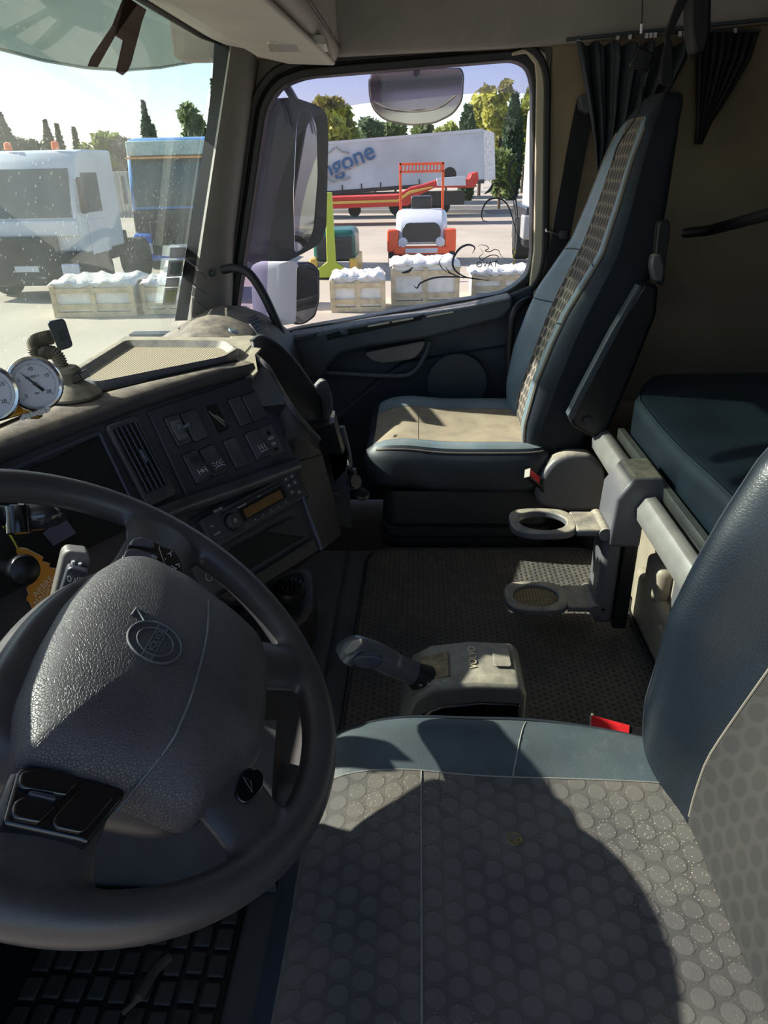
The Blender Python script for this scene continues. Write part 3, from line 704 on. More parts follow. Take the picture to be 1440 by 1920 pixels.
# driver seat
ds, dcf, dbf = make_seat((.42, .005, .075), 'driver seat in foreground with dotted dark cloth and blue leather bolsters', M['fabc'], M['leab'], M['fabb'], M['lead'], .252, False, .50, .135)
P = rrect(.40, .44, .04)
MB().loft([[V((.42+x*k, -.12+y*k, z)) for x, y in P] for z, k in [(-.17, .95), (.0, .95), (.04, 1), (.06, .95), (.08, 1), (.12, .95), (.14, 1), (.22, 1)]]).build('suspension_bellows', M['rubber'], ds, ang=30)
# frayed seam and burn hole
fp = []
P = [UP(x, y, U(1400, 1300, X=.66), V((1, -.25, .2))) for x, y in [(1330, 1395), (1345, 1350), (1362, 1310), (1380, 1280), (1395, 1235), (1408, 1210)]]
c = UP(965, 1572, (0, 0, .338), V((0, 0, 1)))
MB().lathe([(.0085, 0), (.0075, .0012), (.0065, .001), (.004, -.001), (.0005, -.0015)], V((c.x, c.y, .3375)), (0, 0, 1), 12).build('burn_hole', mat('scorched_foam', '#6b5c3c', .9, .3, 300), ds)
# buckles
def buckle(P, d, up, label, s=1):
    t = thing('seat_belt_buckle', label, 'buckle', tuple(P)); d = V(d).normalized(); up = V(up); sd_ = d.cross(up).normalized(); up = sd_.cross(d)
    Mx = Matrix((sd_, d, up)).transposed(); P = V(P)
    MB().box(P, (.028*s, .07*s, .018*s), Mx).build('buckle_body', M['black'], t, bevel=.004)
    MB().box(P+d*.012*s+up*.0095*s, (.022*s, .05*s, .003*s), Mx).build('release_button', M['red'], t, bevel=.001)
    MB().box(P+d*.036*s, (.030*s, .004, .020*s), Mx).build('buckle_mouth', M['gpl'], t, bevel=.001)
    MB().tube([P-d*.03*s, P-d*.07*s+V((0, 0, -.03)), P-d*.08*s+V((0, 0, -.24 if s == 1.0 else -.05))], .007*s, 8).build('stalk', M['black'], t)
    return t
P0 = U(1002, 898, X=1.69); buckle(P0, (-.3, .55, .55), (-.6, -.1, .8), 'small red and black seat belt buckle at passenger cushion', .85)
P0 = U(1158, 1376, X=.735); buckle(P0, (.25, .95, .10), (-.25, 0, .95), 'bright red buckle beside the driver seat cushion', 1.0)
ab = MB().tube([U(1185, 1400, X=.71), U(1215, 1428, X=.69)], .006, 8)
tag(ab.build('buckle_bracket', M['alu']), 'pale metal bracket in gap between driver cushion and backrest', 'bracket')

# ================================================================== BUNK
bk = thing('bunk_mattress', 'dark blue leather bunk mattress behind the seats with stitched edge', 'mattress', (1.0, -.8, .3))
def bnk(p):
    x, y, z = p; X_ = .22+(x+1)/2*1.66; Y_ = -1.22+(y+1)/2*.715
    ta = max(0, X_-1.62)/.26
    if y > -1: Y_ -= .13*ta**1.5*(y+1)/2
    Z_ = .345+z*.095+.006*math.sin(X_*9+Y_*3)*(z > .5)
    return V((X_, Y_, Z_))
sbox(24, (60, 40, 12), bnk, lambda c: 0)[0].build('mattress_body', M['bunk'], bk, ang=80)
MB().tube([bnk((-.98+1.93*i/60, .972, .965)) for i in range(61)], .003, 8).build('edge_seam', M['bunk'], bk)
bf = MB().bb((.2, -1.22, -.16), (2.3, -.52, .24)); tag(bf.build('under_bunk_locker', M['bin'], bevel=.02), 'grey locker base carrying the bunk mattress', 'locker')
# grey bins and support in front of the bunk base
bi = thing('storage_bin', 'dusty beige plastic storage bin under the bunk rail', 'bin', (1.2, -.5, 0))
MB().bb((.92, -.53, -.006), (1.42, -.492, .12)).build('bin_front', M['bin'], bi, bevel=.015)
MB().bb((1.02, -.50, .02), (1.22, -.484, .10)).build('bin_panel', M['bin'], bi, bevel=.012)
MB().bb((1.27, -.53, .10), (1.36, -.49, .19)).build('bin_latch', M['bin'], bi, bevel=.015)
MB().bb((1.02, -.52, .12), (1.22, -.50, .27)).build('bin_upright', M['gpl'], bi, bevel=.02)
# rail
rl = thing('bunk_rail', 'silver faceted aluminium rail along the bunk mattress front', 'rail', (1.4, -.46, .3))
def railring(X_, s=1): s *= .78; return [V((X_, -.465+y*s, .318+z*s)) for y, z in [(.035, -.032), (.038, .0), (.020, .030), (-.006, .036), (-.012, .012), (-.012, -.036), (.018, -.042)]]
MB().loft([railring(.70), railring(1.70)]).build('rail_body', M['alu'], rl, bevel=.003)
MB().loft([railring(1.70, 1.02), railring(1.715, .98)]).build('rail_end_cap', M['gpl'], rl, bevel=.003)
MB().bb((.7, -.498, .30), (1.66, -.482, .362)).build('rail_channel', M['alu'], rl, bevel=.002)
# folding cup holder stand
st = thing('cup_holder_stand', 'dark plastic stand clamped on bunk rail with two cup holders', 'cup holder', (1.38, -.43, .0))
ST = 1.36
cl = [[V((X_, -.455+y*k*.86, .325+z*k*.9)) for y, z in [(.075, -.11), (.07, .01), (.035, .062), (-.03, .064), (-.05, .03), (-.045, -.05), (.0, -.06), (.0, -.11)]] for X_, k in [(ST-.055, .97), (ST-.05, 1), (ST+.05, 1), (ST+.055, .97)]]
MB().loft(cl).build('clamp', M['gpl'], st, bevel=.005)
MB().loft([[V((ST-.045, -.385, z)), V((ST+.045, -.385, z)), V((ST+.045, -.425, z)), V((ST-.045, -.425, z))] for z in (.03, .05, .22, .24)]).build('post', M['gpl'], st, bevel=.012)
MB().bb((ST-.05, -.455, .02), (ST-.02, -.425, .25)).build('post_back', M['black'], st, bevel=.004)
def holder(z, net):
    out = [(-.045, -.39), (-.045, -.30), (-.052, -.25), (-.045, -.21), (-.02, -.19), (.02, -.19), (.045, -.21), (.052, -.25), (.045, -.30), (.045, -.39)]
    P = roundpoly([V((ST+x, y, z)) for x, y in out], .02)
    ci = V((ST, -.262, z)); n = 28
    # band with an oval hole
    A = [ci+V((.066*abs(math.cos(a))**.6*math.copysign(1, math.cos(a)), .075*abs(math.sin(a))**.7*math.copysign(1, math.sin(a)), 0))*.92 for a in [2*PI*i/n for i in range(n)]]
    B = [ci+V((.042*math.cos(a)*(1.05), .050*math.sin(a), 0)) for a in [2*PI*i/n for i in range(n)]]
    dz = V((0, 0, -.016)); r4 = [A, B, [b+dz for b in B], [a+dz for a in A]]
    mb = MB(); mb.add([p for r in r4 for p in r], [(q*n+i, q*n+(i+1) % n, ((q+1) % 4)*n+(i+1) % n, ((q+1) % 4)*n+i) for q in range(4) for i in range(n)])
    h = mb.build('cup_ring', M['gpl'], st, bevel=.004)
    MB().bb((ST-.045, -.41, z-.016), (ST+.045, -.325, z)).build('holder_arm', M['gpl'], st, bevel=.005)
    MB().tube([(ST-.048, -.385, z-.010), (ST+.048, -.385, z-.010)], .014, 14).build('hinge', M['gpl'], st)
    if net: MB().loft([[V((ST+.044*math.cos(a)*k, -.262+.052*math.sin(a)*k, zz)) for a in [2*PI*i/24 for i in range(24)]] for zz, k in [(z-.008, 1), (z-.02, .9), (z-.024, .05)]], caps=True).build('mesh_cup', M['netm'], st)
holder(.262, False); holder(.075, True)

# ================================================================== MATS
tr_ = MB().prism(roundpoly([V(p) for p in ((.80, -.485, -.006), (.80, .145, -.006), (1.70, .137, -.006), (1.71, -.485, -.006))], .07), (0, 0, .007)).build('floor_mat', M['mat'], bevel=.002)
tag(tr_, 'brown-grey pimpled rubber floor mat between the two seats', 'mat')
eb = MB().tube([V(p) for p in roundpoly([V(p) for p in ((.80, -.485, .002), (.80, .145, .002), (1.70, .137, .002), (1.71, -.485, .002))], .07)]+[V((.86, -.485, .002))], .005, 8); eb.build('mat_border', M['rubber'], tr_)
fm = thing('footwell_mat', 'black rubber tread mat with rectangular blocks in driver footwell', 'mat', (.6, .4, -.165))
MB().bb((.30, .285, -.172), (.79, .80, -.158)).build('mat_base', M['rubber'], fm, bevel=.004)
tb = MB(); random.seed(3)
for i in range(13):
    for j in range(9):
        X_ = .325+i*.042; Y_ = .305+j*.034
        if X_ > .775 or random.random() < .0: continue
        tb.box((X_+(j % 2)*.004, Y_, -.155), (.034, .0265, .008))
tbo = tb.build('tread_blocks', M['footmat'], fm, bevel=.003); tbo['kind'] = 'stuff'
tw = MB().tube(smoothpath([U(230, 1900, Z=-.148), U(260, 1870, Z=-.14), U(290, 1820, Z=-.145), U(318, 1795, Z=-.15)], 6), [.004]*6+[.008]*13, 8)
tag(tw.build('dried_leaf', mat('dry_leaf', '#4a423a', .8)), 'shrivelled brown leaf lying on the footwell tread mat', 'leaf')

# ================================================================== GEAR SELECTOR
gs = thing('gear_selector', 'dusty grey gear selector with tilted lever between seat and mat', 'gear selector', (.86, -.07, 0))
def grow2(pts, k): c = sum(pts, V((0, 0, 0)))/len(pts); return [c+(p-c)*k for p in pts]
G0, G1 = .810, .918
prf = [(.036, .0), (.033, .12), (.025, .20), (.008, .245), (-.02, .264), (-.08, .273), (-.146, .270), (-.156, .255), (-.160, 0)]
MB().loft([[V((X_, y*k+(-.06)*(1-k), z*kk)) for y, z in prf] for X_, k, kk in [(G0, .985, .99), (G0+.006, 1, 1), (G1-.006, 1, 1), (G1, .985, .985)]]).build('selector_housing', M['gearg'], gs, bevel=.006)
inner = [(.022, .0), (.018, .11), (.010, .18), (-.006, .218), (-.035, .234), (-.09, .242), (-.148, .240), (-.148, 0)]
MB().prism([V((G0-.004, y, z)) for y, z in inner], (.01, 0, 0)).build('side_panel', M['gloss'], gs, bevel=.004)
slot = [V((G0+.022, -.002, .2545)), V((G0+.022, -.045, .2695)), V((G0+.080, -.045, .2695)), V((G0+.080, -.002, .2545))]
MB().prism(slot, (0, 0, .0035)).build('gate_cover', mat('dusty_gate', '#8a7a5c', .8, .3, 60), gs, bevel=.002)
MB().prism(roundpoly([V((G0+.04, -.112, .2735)), V((G0+.09, -.112, .2735)), V((G0+.09, -.138, .273)), V((G0+.04, -.138, .273))], .005), (0, 0, .002)).build('button', M['gearg'], gs, bevel=.0012)
text('VOLVO', V((G0+.062, -.082, .2742)), (1, 0, 0), (0, 1, 0), .016, 'lettering', M['cardedge'], gs, .0004)
for i, l in enumerate('RNAM'): text(l, V((G0+.011, -.004-.012*i, .2615+.0022*i)), (1, 0, 0), (0, 1, .2), .008, 'lettering', M['print'], gs, .0003)
a = V((.845, .0, .262)); b = U(720, 1225, X=.835); c = U(665, 1215, X=.825); d_ = U(640, 1235, X=.815)
a2 = U(775, 1262, X=.84)
MB().tube(smoothpath([a2, U(735, 1245, X=.835), U(695, 1225, X=.83), U(662, 1218, X=.825), U(640, 1236, X=.822)], 8), [.019]*8+[.021]*8+[.024]*8+[.023]*6+[.016, .008, .004], 20, ry=[.018]*8+[.020]*8+[.019]*8+[.017]*6+[.012, .006, .003]).build('lever', M['knob'], gs)
MB().tube([U(795, 1275, X=.845), U(772, 1260, X=.842)], [.024, .017], 16).build('lever_boot', M['rubber'], gs)
pb = [U(x, y, X=.797) for x, y in [(658, 1240), (672, 1230), (700, 1230), (722, 1238), (712, 1250), (690, 1258), (668, 1252)]]
MB().prism(roundpoly(pb, .006), (.012, 0, 0)).build('lever_button', M['slot'], gs, bevel=.003)
pb = [U(x, y, Z=.345) for x, y in [(642, 1218), (660, 1199), (678, 1196), (680, 1206), (664, 1222), (645, 1226)]]
MB().prism(roundpoly([UP(x, y, U(660, 1210, X=.806), V((-.6, .3, .75))) for x, y in [(642, 1222), (658, 1201), (678, 1196), (680, 1206), (664, 1222), (646, 1228)]], .004), V((-.6, .3, .75))*-.006).build('thumb_button', M['gearg'], gs, bevel=.002)
# ================================================================== DASHBOARD
db = thing('dashboard', 'dark dusty truck dashboard wrapping from steering wheel to passenger vent', 'dashboard', (1.0, .5, .3))
q0 = U(272, 770, Z=.60); q1 = U(478, 700, Z=.60); q2 = U(372, 962, Z=.44)
fh = (q1-q0).normalized(); fn_ = fh.cross(q2-q0).normalized()
if fn_.dot(V(CAM)-q0) < 0: fn_ = -fn_
fv = fh.cross(fn_);
if fv.z > 0: fv = -fv                                   # downwards on the face
def FP(px, py, h=0): return UP(px, py, q0+fn_*h, fn_)
def FS(p): d = p-q0; return d.dot(fh), d.dot(fv)
def FQ(s, t, h=0): return q0+fh*s+fv*t+fn_*h
def frect(px, h):                                      # best upright rectangle (s0,s1,t0,t1) for pixel corners TL,TR,BR,BL
    q = [FS(FP(*p)) for p in px]
    return (q[0][0]+q[3][0])/2, (q[1][0]+q[2][0])/2, (q[0][1]+q[1][1])/2, (q[2][1]+q[3][1])/2
def fplate(name, r, h0, h1, m, parent, rad=.004, bev=.001, inset=0):
    s0, s1, t0, t1 = r; s0 += inset; s1 -= inset; t0 += inset; t1 -= inset
    P = [FQ((s0+s1)/2+x, (t0+t1)/2+y, h0) for x, y in rrect(s1-s0, t1-t0, min(rad, (s1-s0)/2.1, (t1-t0)/2.1))]
    return MB().prism(P, fn_*(h1-h0)).build(name, m, parent, bevel=bev)
# carcass behind the face with real depth
sL, tT = FS(FP(0, 845)); sR = FS(FP(487, 700))[0]
back = V((0, .25, 0))
facepoly = [FP(x, y, -.004) for x, y in [(-250, 960), (0, 868), (150, 806), (275, 762), (478, 695), (492, 712), (553, 862), (604, 1034), (590, 1040), (430, 1120), (300, 1150), (100, 1250), (-250, 1400)]]
MB().prism(facepoly, V((.02, .24, 0))).build('dash_carcass', M['dash'], db, bevel=.006)
# padded roll along the top edge
rows = []
crease = [(-260, 880), (-120, 838), (0, 800), (90, 762), (180, 738), (300, 709), (400, 686), (449, 676)]
lower = [(-260, 975), (-120, 915), (0, 868), (90, 832), (180, 796), (300, 752), (400, 722), (474, 702)]
for (a, b), (c, d) in zip(crease, lower):
    A = U(a, b, Z=.630); B = FP(c, d, .004)
    A = V((A.x, A.y, .630)); m = (A+B)/2; o = fn_*.020+V((0, 0, .000))
    rows.append([A+V((.02, .03, -.03)), A, A*.8+B*.2+o*.6, m+o*1.1, A*.22+B*.78+o*.85, B, B-fn_*.03])
MB().loft(rows).build('padded_roll', M['pad'], db, ang=70)
# top deck with ribbed tray
dk = [(-260, 880), (-120, 838), (0, 800), (90, 762), (180, 738), (300, 709), (400, 686), (449, 676), (478, 641), (440, 632), (232, 630), (117, 700), (40, 750), (-260, 800)]
P = [U(x, y, Z=.628) for x, y in dk]
MB().prism(P, (.0, .0, -.02)).build('dash_top', M['dashtop'], db, bevel=.004)
MB().prism([p+V((.0, .0, -.02)) for p in P], (.02, .03, -.14)).build('dash_core', M['dash'], db)
tro = [(124, 702), (232, 636), (425, 637), (447, 652), (420, 668), (330, 686), (180, 716)]
tri = [(150, 704), (246, 656), (250, 650), (412, 656), (428, 660), (400, 668), (320, 684), (180, 710)]
To = roundpoly([U(x, y, Z=.643) for x, y in tro], .015, 3); To = To
c0 = sum(To, V((0, 0, 0)))/len(To); n = len(To)
r5 = [[p+V((0, 0, -.015)) for p in grow2(To, 1.02)], grow2(To, .995), grow2(To, .95), [p+V((0, 0, -.014)) for p in grow2(To, .86)]]
MB().loft(r5, caps=False).build('tray_rim', M['gpl'], db, ang=30)
MB().prism([p+V((0, 0, -.0148)) for p in grow2(To, .90)], (0, 0, .003)).build('tray_mat', M['traym'], db)
cg = [U(x, y, Z=.6315) for x, y in crease]
MB().tube([p+V((0, .004, 0)) for p in cg], .0022, 6).build('deck_gap', M['void'], db)
# instrument recess (left of the vent)
P = [FP(x, y, .001) for x, y in [(-200, 1000), (0, 900), (95, 862), (182, 818), (250, 955), (255, 985), (150, 1035), (110, 1060), (-200, 1240)]]
MB().prism(P, fn_*.003).build('instrument_recess', M['void'], db, bevel=.001)
MB().tube([FP(x, y, .005) for x, y in [(-200, 985), (0, 890), (95, 850), (186, 812)]], .003, 8).build('recess_rim', M['slot'], db)
MB().tube([FP(x, y, .005) for x, y in [(186, 812), (252, 950)]], .0025, 8).build('recess_rim', M['slot'], db)
P = [FP(x, y, .006) for x, y in [(80, 1000), (118, 968), (142, 1000), (100, 1024)]]
MB().prism(P, fn_*.002).build('grey_card', mat('lilac_grey', '#55556b', .6), db)
# air vent
def vent(px, nsl, name='air_vent'):
    r = frect(px, 0); v = fplate(name, r, 0, .010, M['dash'], db, .008, .003)
    ri = (r[0]+.007, r[1]-.007, r[2]+.009, r[3]-.020)
    fplate('vent_cavity', ri, .0100, .0108, M['void'], v, .003, 0)
    for i in range(nsl):
        s = ri[0]+(ri[1]-ri[0])*(i+.5)/nsl
        MB().box(FQ(s, (ri[2]+ri[3])/2, .0115), (.0018, .006, ri[3]-ri[2]-.002), Matrix((fh, fn_, fv)).transposed() @ Matrix.Rotation(R(25), 3, 'Z')).build('vane', M['slot'], v)
    for j in range(5):
        tt = ri[2]+(ri[3]-ri[2])*(j+.7)/5.6
        MB().box(FQ((ri[0]+ri[1])/2, tt, .0112), (ri[1]-ri[0], .002, .001), Matrix((fh, fn_, fv)).transposed()).build('crossbar', M['hollow'], v)
    sm_ = (ri[0]+ri[1])/2; tm = (ri[2]+ri[3])/2
    MB().ball((0, 0, 0), 1, 10)
    mb = MB().ball((0, 0, 0), (1, 1, 1), 12); mb.v = [tuple(FQ(sm_, tm, .017)+fh*p[0]*.004+fn_*p[1]*.005+fv*p[2]*.012) for p in mb.v]
    mb.build('vent_knob', M['slot'], v)
    for k in range(6):
        MB().tube([FQ(sm_-.012+k*.004, r[3]-.013, .012), FQ(sm_-.011+k*.004, r[3]-.008, .012)], .0016, 6).build('thumbwheel_rib', M['armr'], v)
    return v
vent([(196, 800), (252, 782), (326, 930), (268, 956)], 5)
# switch panel
SWP = MB().prism([FP(x, y, 0) for x, y in [(274, 774), (482, 703), (552, 866), (350, 940)]], fn_*.006).build('switch_panel', M['face'], db, bevel=.0015)
def z(x, y): return (260+x/4.8, 680+y/4.8)
def switch(px, raised=False, symbol=None, toggle=False):
    r = frect([z(*p) for p in px], 0)
    f = fplate('switch_frame', r, .006, .0068, M['void'], db, .003, 0, -.0008)
    s = fplate('switch', r, .006, .0095, M['btn'], db, .003, .0012, .0006)
    sc, tc = (r[0]+r[1])/2, (r[2]+r[3])/2; wd = r[1]-r[0]; ht = r[3]-r[2]
    if raised:
        a = .42
        Q = [FQ(r[0]+.0015, r[2]+ht*.1, .009), FQ(r[1]-.0015, r[2]+ht*.1, .009), FQ(r[1]-.0015, r[3]-.002, .009), FQ(r[0]+.0015, r[3]-.002, .009)]
        T = [FQ(r[0]+.002, r[2]+ht*.12, .0095), FQ(r[1]-.002, r[2]+ht*.12, .0095), FQ(r[1]-.002, r[3]-.007, .019), FQ(r[0]+.002, r[3]-.007, .019)]
        MB().loft([Q, T]).build('rocker', M['btn'], s, bevel=.0012)
    nr = (T[1]-T[0]).cross(T[3]-T[0]).normalized() if raised else fn_
    if raised and nr.dot(fn_) < 0: nr = -nr
    def RP(u, v, e=.0006):   # point on rocker face, u across, v down 0..1
        if not raised: return FQ(r[0]+wd*u, r[2]+ht*v, .0095+e)
        return (T[0]*(1-u)+T[1]*u)*(1-v)+(T[3]*(1-u)+T[2]*u)*v+nr*e
    def stroke(pts, nm='symbol', w_=.00055): MB().tube([RP(*p) for p in pts], w_, 5).build(nm, M['print'], s)
    if symbol == 'axle':
        stroke([(.2, .62), (.2, .88)]); stroke([(.8, .62), (.8, .88)]); stroke([(.2, .75), (.8, .75)], w_=.0008); stroke([(.4, .66), (.6, .84)]); stroke([(.4, .84), (.6, .66)])
        MB().box(RP(.5, .22, .002), (wd*.55, .004, ht*.16), Matrix((fh, fn_, fv)).transposed()).build('lock_slide', M['hollow'], s, bevel=.001)
    if symbol == 'beacon':
        stroke([(.38, .86), (.38, .68), (.5, .62), (.62, .68), (.62, .86), (.3, .86), (.7, .86)])
        for a, b in (((.12, .6), (.26, .66)), ((.1, .75), (.26, .75)), ((.12, .9), (.26, .85)), ((.88, .6), (.74, .66)), ((.9, .75), (.74, .75)), ((.88, .9), (.74, .85))): stroke([a, b])
    if symbol == 'heat':
        for u in (.28, .5, .72): stroke([(u, .58), (u+.07, .64), (u-.05, .71), (u+.05, .78), (u, .84)])
        stroke([(.15, .9), (.85, .9)])
    if toggle:
        fplate('toggle_plate', (sc-wd*.34, sc+wd*.36, tc-ht*.32, tc+ht*.32), .0095, .0115, M['handle'], s, .001, .0008)
        MB().lathe([(.0085, 0), (.0085, .003), (.006, .005), (.004, .006)], FQ(sc+wd*.1, tc, .0115), fn_, 16).build('toggle_collar', M['armr'], s)
        MB().tube([FQ(sc+wd*.1, tc, .013), FQ(sc+wd*.45, tc-.001, .026)], [.0028, .0042], 10).build('toggle_lever', M['slot'], s)
    return s, r, RP
switch([(200, 505), (340, 480), (455, 730), (325, 770)], toggle=True)
switch([(350, 470), (490, 430), (605, 680), (470, 725)])
switch([(365, 835), (500, 795), (630, 1060), (490, 1105)], True, 'axle')
switch([(520, 790), (650, 750), (765, 995), (640, 1040)], True, 'beacon')
switch([(770, 345), (890, 315), (1005, 550), (895, 580)])
switch([(900, 310), (1030, 275), (1135, 505), (1010, 545)])
switch([(730, 715), (860, 675), (950, 930), (850, 968)])
switch([(925, 650), (1045, 610), (1160, 845), (1035, 890)], True, 'heat')
r = frect([z(*p) for p in [(565, 400), (700, 365), (820, 615), (690, 655)]], 0)
so_ = fplate('empty_slot', r, .006, .0070, M['slot'], db, .004, .0004); fplate('slot_hole', (r[0]+.001, r[1]-.006, r[2]+.002, r[3]-.002), .007, .0076, M['void'], so_, .002, 0)
for i, cl_ in enumerate(('#8c8f93', '#3f6a4a', '#8a5a4a', '#9a9a9a')):
    MB().tube(smoothpath([FQ(r[0]+.004+.002*i, r[2]+.010+.003*i, .008), FQ(r[0]+.009+.002*i, r[2]+.024, .0095), FQ(r[1]-.012+.001*i, r[3]-.008-.003*i, .009)], 5), .0007, 6).build('loose_wire', mat('wire'+cl_, cl_, .5, 0), so_)
r = frect([z(*p) for p in [(1050, 600), (1185, 560), (1280, 820), (1165, 850)]], 0)
ax = fplate('socket_panel', r, .006, .0085, M['btn'], db, .004, .001)
sc = (r[0]+r[1])/2; ht = r[3]-r[2]
MB().lathe([(.0042, 0), (.0042, .0012), (.0026, .0012), (.0022, .0)], FQ(sc, r[2]+ht*.25, .0085), fn_, 16).build('aux_jack', M['void'], ax)
text('AUX', FQ(sc, r[2]+ht*.44, .0087), fh, -fv, .0072, 'lettering', M['print'], ax, .0002)
text('USB', FQ(sc, r[2]+ht*.64, .0087), fh, -fv, .0072, 'lettering', M['print'], ax, .0002)
fplate('usb_port', (sc-.006, sc+.006, r[2]+ht*.78, r[2]+ht*.88), .0085, .0090, M['void'], ax, .001, 0)
# ledge under the switches
MB().tube([FP(x, y, .010) for x, y in [(250, 985), (345, 948), (440, 916), (556, 872)]], .0125, 14, ry=.014).build('ledge', M['face'], db)
# radio
rr_ = frect([(366, 968), (550, 892), (572, 940), (392, 1034)], 0); rr_ = (rr_[0], rr_[1], rr_[2], rr_[2]+.052)
fplate('radio_surround', (rr_[0]-.012, rr_[1]+.012, rr_[2]-.008, rr_[3]+.008), 0, .004, M['hollow'], db, .003, .001)
ra = fplate('radio', rr_, .002, .012, M['face'], db, .003, .0015)
s0, s1, t0, t1 = rr_; w_ = s1-s0
def rp(u, v, h=.0122): return FQ(s0+w_*u, t0+.052*v, h)
fplate('cd_slot', (s0+w_*.16, s0+w_*.80, t0+.006, t0+.0085), .012, .0124, M['void'], ra, .001, 0)
fplate('display_window', (s0+w_*.32, s0+w_*.80, t0+.013, t0+.037), .012, .0128, M['black'], ra, .002, .0004)
fplate('display', (s0+w_*.36, s0+w_*.76, t0+.018, t0+.034), .0128, .0133, M['lcd'], ra, .001, 0)
MB().lathe([(.0125, 0), (.0125, .009), (.0112, .011), (0.0, .011)], rp(.225, .52), fn_, 28).build('volume_knob', M['btn'], ra)
MB().lathe([(.0150, 0), (.0150, .002), (.0125, .002)], rp(.225, .52), fn_, 28).build('knob_ring', M['black'], ra)
P = [rp(.225, .52, .0236)+fh*.003*math.cos(a)+fv*.003*math.sin(a) for a in [R(-55+k*29) for k in range(11)]]
MB().tube(P, .0004, 5).build('power_symbol', M['print'], ra); MB().tube([rp(.225, .52, .0236), rp(.225, .44, .0236)], .0004, 5).build('power_symbol', M['print'], ra)
text('VOLVO', rp(.17, -.02), fh, -fv, .0062, 'lettering', M['print'], ra, .0002)
text('Bluetooth', rp(.37, .22, .0130), fh, -fv, .005, 'lettering', M['print'], ra, .0001)
text('MP3', rp(.55, .21, .0130), fh, -fv, .0045, 'lettering', M['print'], ra, .0001)
text('TA', rp(.06, .34), fh, -fv, .0055, 'lettering', M['print'], ra, .0001)
text('RADIO', rp(.075, .62), fh, -fv, .0045, 'lettering', M['print'], ra, .0001)
for k in range(6):
    fplate('preset_button', (s0+w_*(.30+k*.085), s0+w_*(.375+k*.085), t1-.010, t1-.004), .012, .0132, M['btn'], ra, .001, .0005)
    text(str(k+1), rp(.337+k*.085, .82, .0134), fh, -fv, .0045, 'lettering', M['print'], ra, .0001)
for u, v in ((.86, .12), (.93, .12), (.86, .36), (.93, .36), (.86, .62), (.93, .74)):
    fplate('menu_button', (s0+w_*(u-.025), s0+w_*(u+.03), t0+.052*v-.004, t0+.052*v+.005), .012, .0135, M['btn'], ra, .001, .0005)
    MB().prism([rp(u-.008, v+.04, .0136), rp(u+.012, v+.04, .0136), rp(u+.002, v-.04, .0136)], fn_*.0003).build('arrow_symbol', M['print'], ra, smooth=False)
# open tray below radio
P = [FP(x, y, .002) for x, y in [(432, 1030), (556, 968), (572, 1006), (475, 1064), (445, 1080)]]
MB().prism(P, fn_*.001).build('storage_slot', M['void'], db)
MB().prism([FP(x, y, .004) for x, y in [(556, 968), (572, 1006), (540, 1003), (498, 996)]], fn_*.001).build('slot_floor', M['hollow'], db)
MB().prism([FP(x, y, 0) for x, y in [(470, 1082), (585, 1010), (592, 1034), (488, 1098), (430, 1130), (405, 1120)]], fn_*.008).build('lower_bar', M['side'], db, bevel=.002)
MB().tube([FP(x, y, .004) for x, y in [(545, 872), (570, 940), (602, 1030)]], .004, 8).build('edge_strip', M['slot'], db)
# lower switches seen between the spokes
r = frect([(352, 1065), (385, 1052), (420, 1100), (385, 1118)], 0)
lw_ = fplate('lower_switch', r, 0, .008, M['btn'], db, .003, .001)
text('⬠', FQ((r[0]+r[1])/2, (r[2]+r[3])/2, .0085), fh, -fv, .016, 'symbol', M['print'], lw_, .0002) if False else MB().tube([FQ((r[0]+r[1])/2+.006*math.cos(a), (r[2]+r[3])/2+.007*math.sin(a), .0085) for a in [2*PI*k/6 for k in range(7)]], .0005, 5).build('symbol', M['print'], lw_)
P = [FP(x, y, -.002) for x, y in [(300, 1100), (440, 1040), (470, 1090), (560, 1060), (500, 1140), (350, 1200)]]
# right facet of the centre stack
e0 = [FP(484, 699), FP(492, 716), FP(553, 864), FP(603, 1032)]
o0 = [U(500, 690, Z=.612), U(548, 768, Z=.545), U(597, 824, Z=.46), U(640, 1000, Z=.24)]
fe = [(484, 699), (492, 716), (510, 760), (530, 808), (553, 864), (575, 940), (603, 1032)]
fo_ = [(500, 690, .612), (517, 718, .590), (540, 757, .555), (572, 798, .500), (604, 852, .425), (624, 925, .330), (640, 1002, .240)]
rows = []
for (a, b), (c, d, zz) in zip(fe, fo_):
    A = FP(a, b, .002); B = U(c, d, Z=zz); rows.append([A, (A+B)/2+fn_*.002, B, B+V((.0, .10, -.01)), A+V((.0, .10, 0))])
MB().loft(rows[::-1]).build('side_facet', M['side'], db, ang=40)
MB().tube([FP(553, 866, .004), U(604, 852, Z=.425)+V((-.003, -.003, 0))], .0010, 6).build('facet_joint', M['void'], db)
b0 = [FP(590, 1036), FP(603, 1032), o0[3], o0[3]+V((0, .3, 0)), FP(430, 1125)+V((0, .2, 0)), FP(430, 1125)]
MB().loft([[p for p in b0], [p+V((.01, .05, -.045)) for p in b0]]).build('lower_skirt', M['side'], db)
# open bay on the passenger side of the stack: rim, dark inside, lid, basket
rimp = [(472, 641), (488, 632), (512, 642), (536, 662), (560, 690), (584, 724), (600, 748)]
rim = [U(x, y, X=interp(i, [0, 6], [1.38, 1.47])) for i, (x, y) in enumerate(rimp)]
inn_ = [U(478, 668, Z=.628), U(500, 688, Z=.613), U(520, 722, Z=.58), U(548, 768, Z=.546), U(575, 800, Z=.50), U(597, 824, Z=.462)]
MB().tube(smoothpath(rim, 5), .006, 8).build('bay_rim', M['armr'], db)
MB().tube(smoothpath(inn_, 5), .006, 8).build('bay_edge', M['pad'], db)
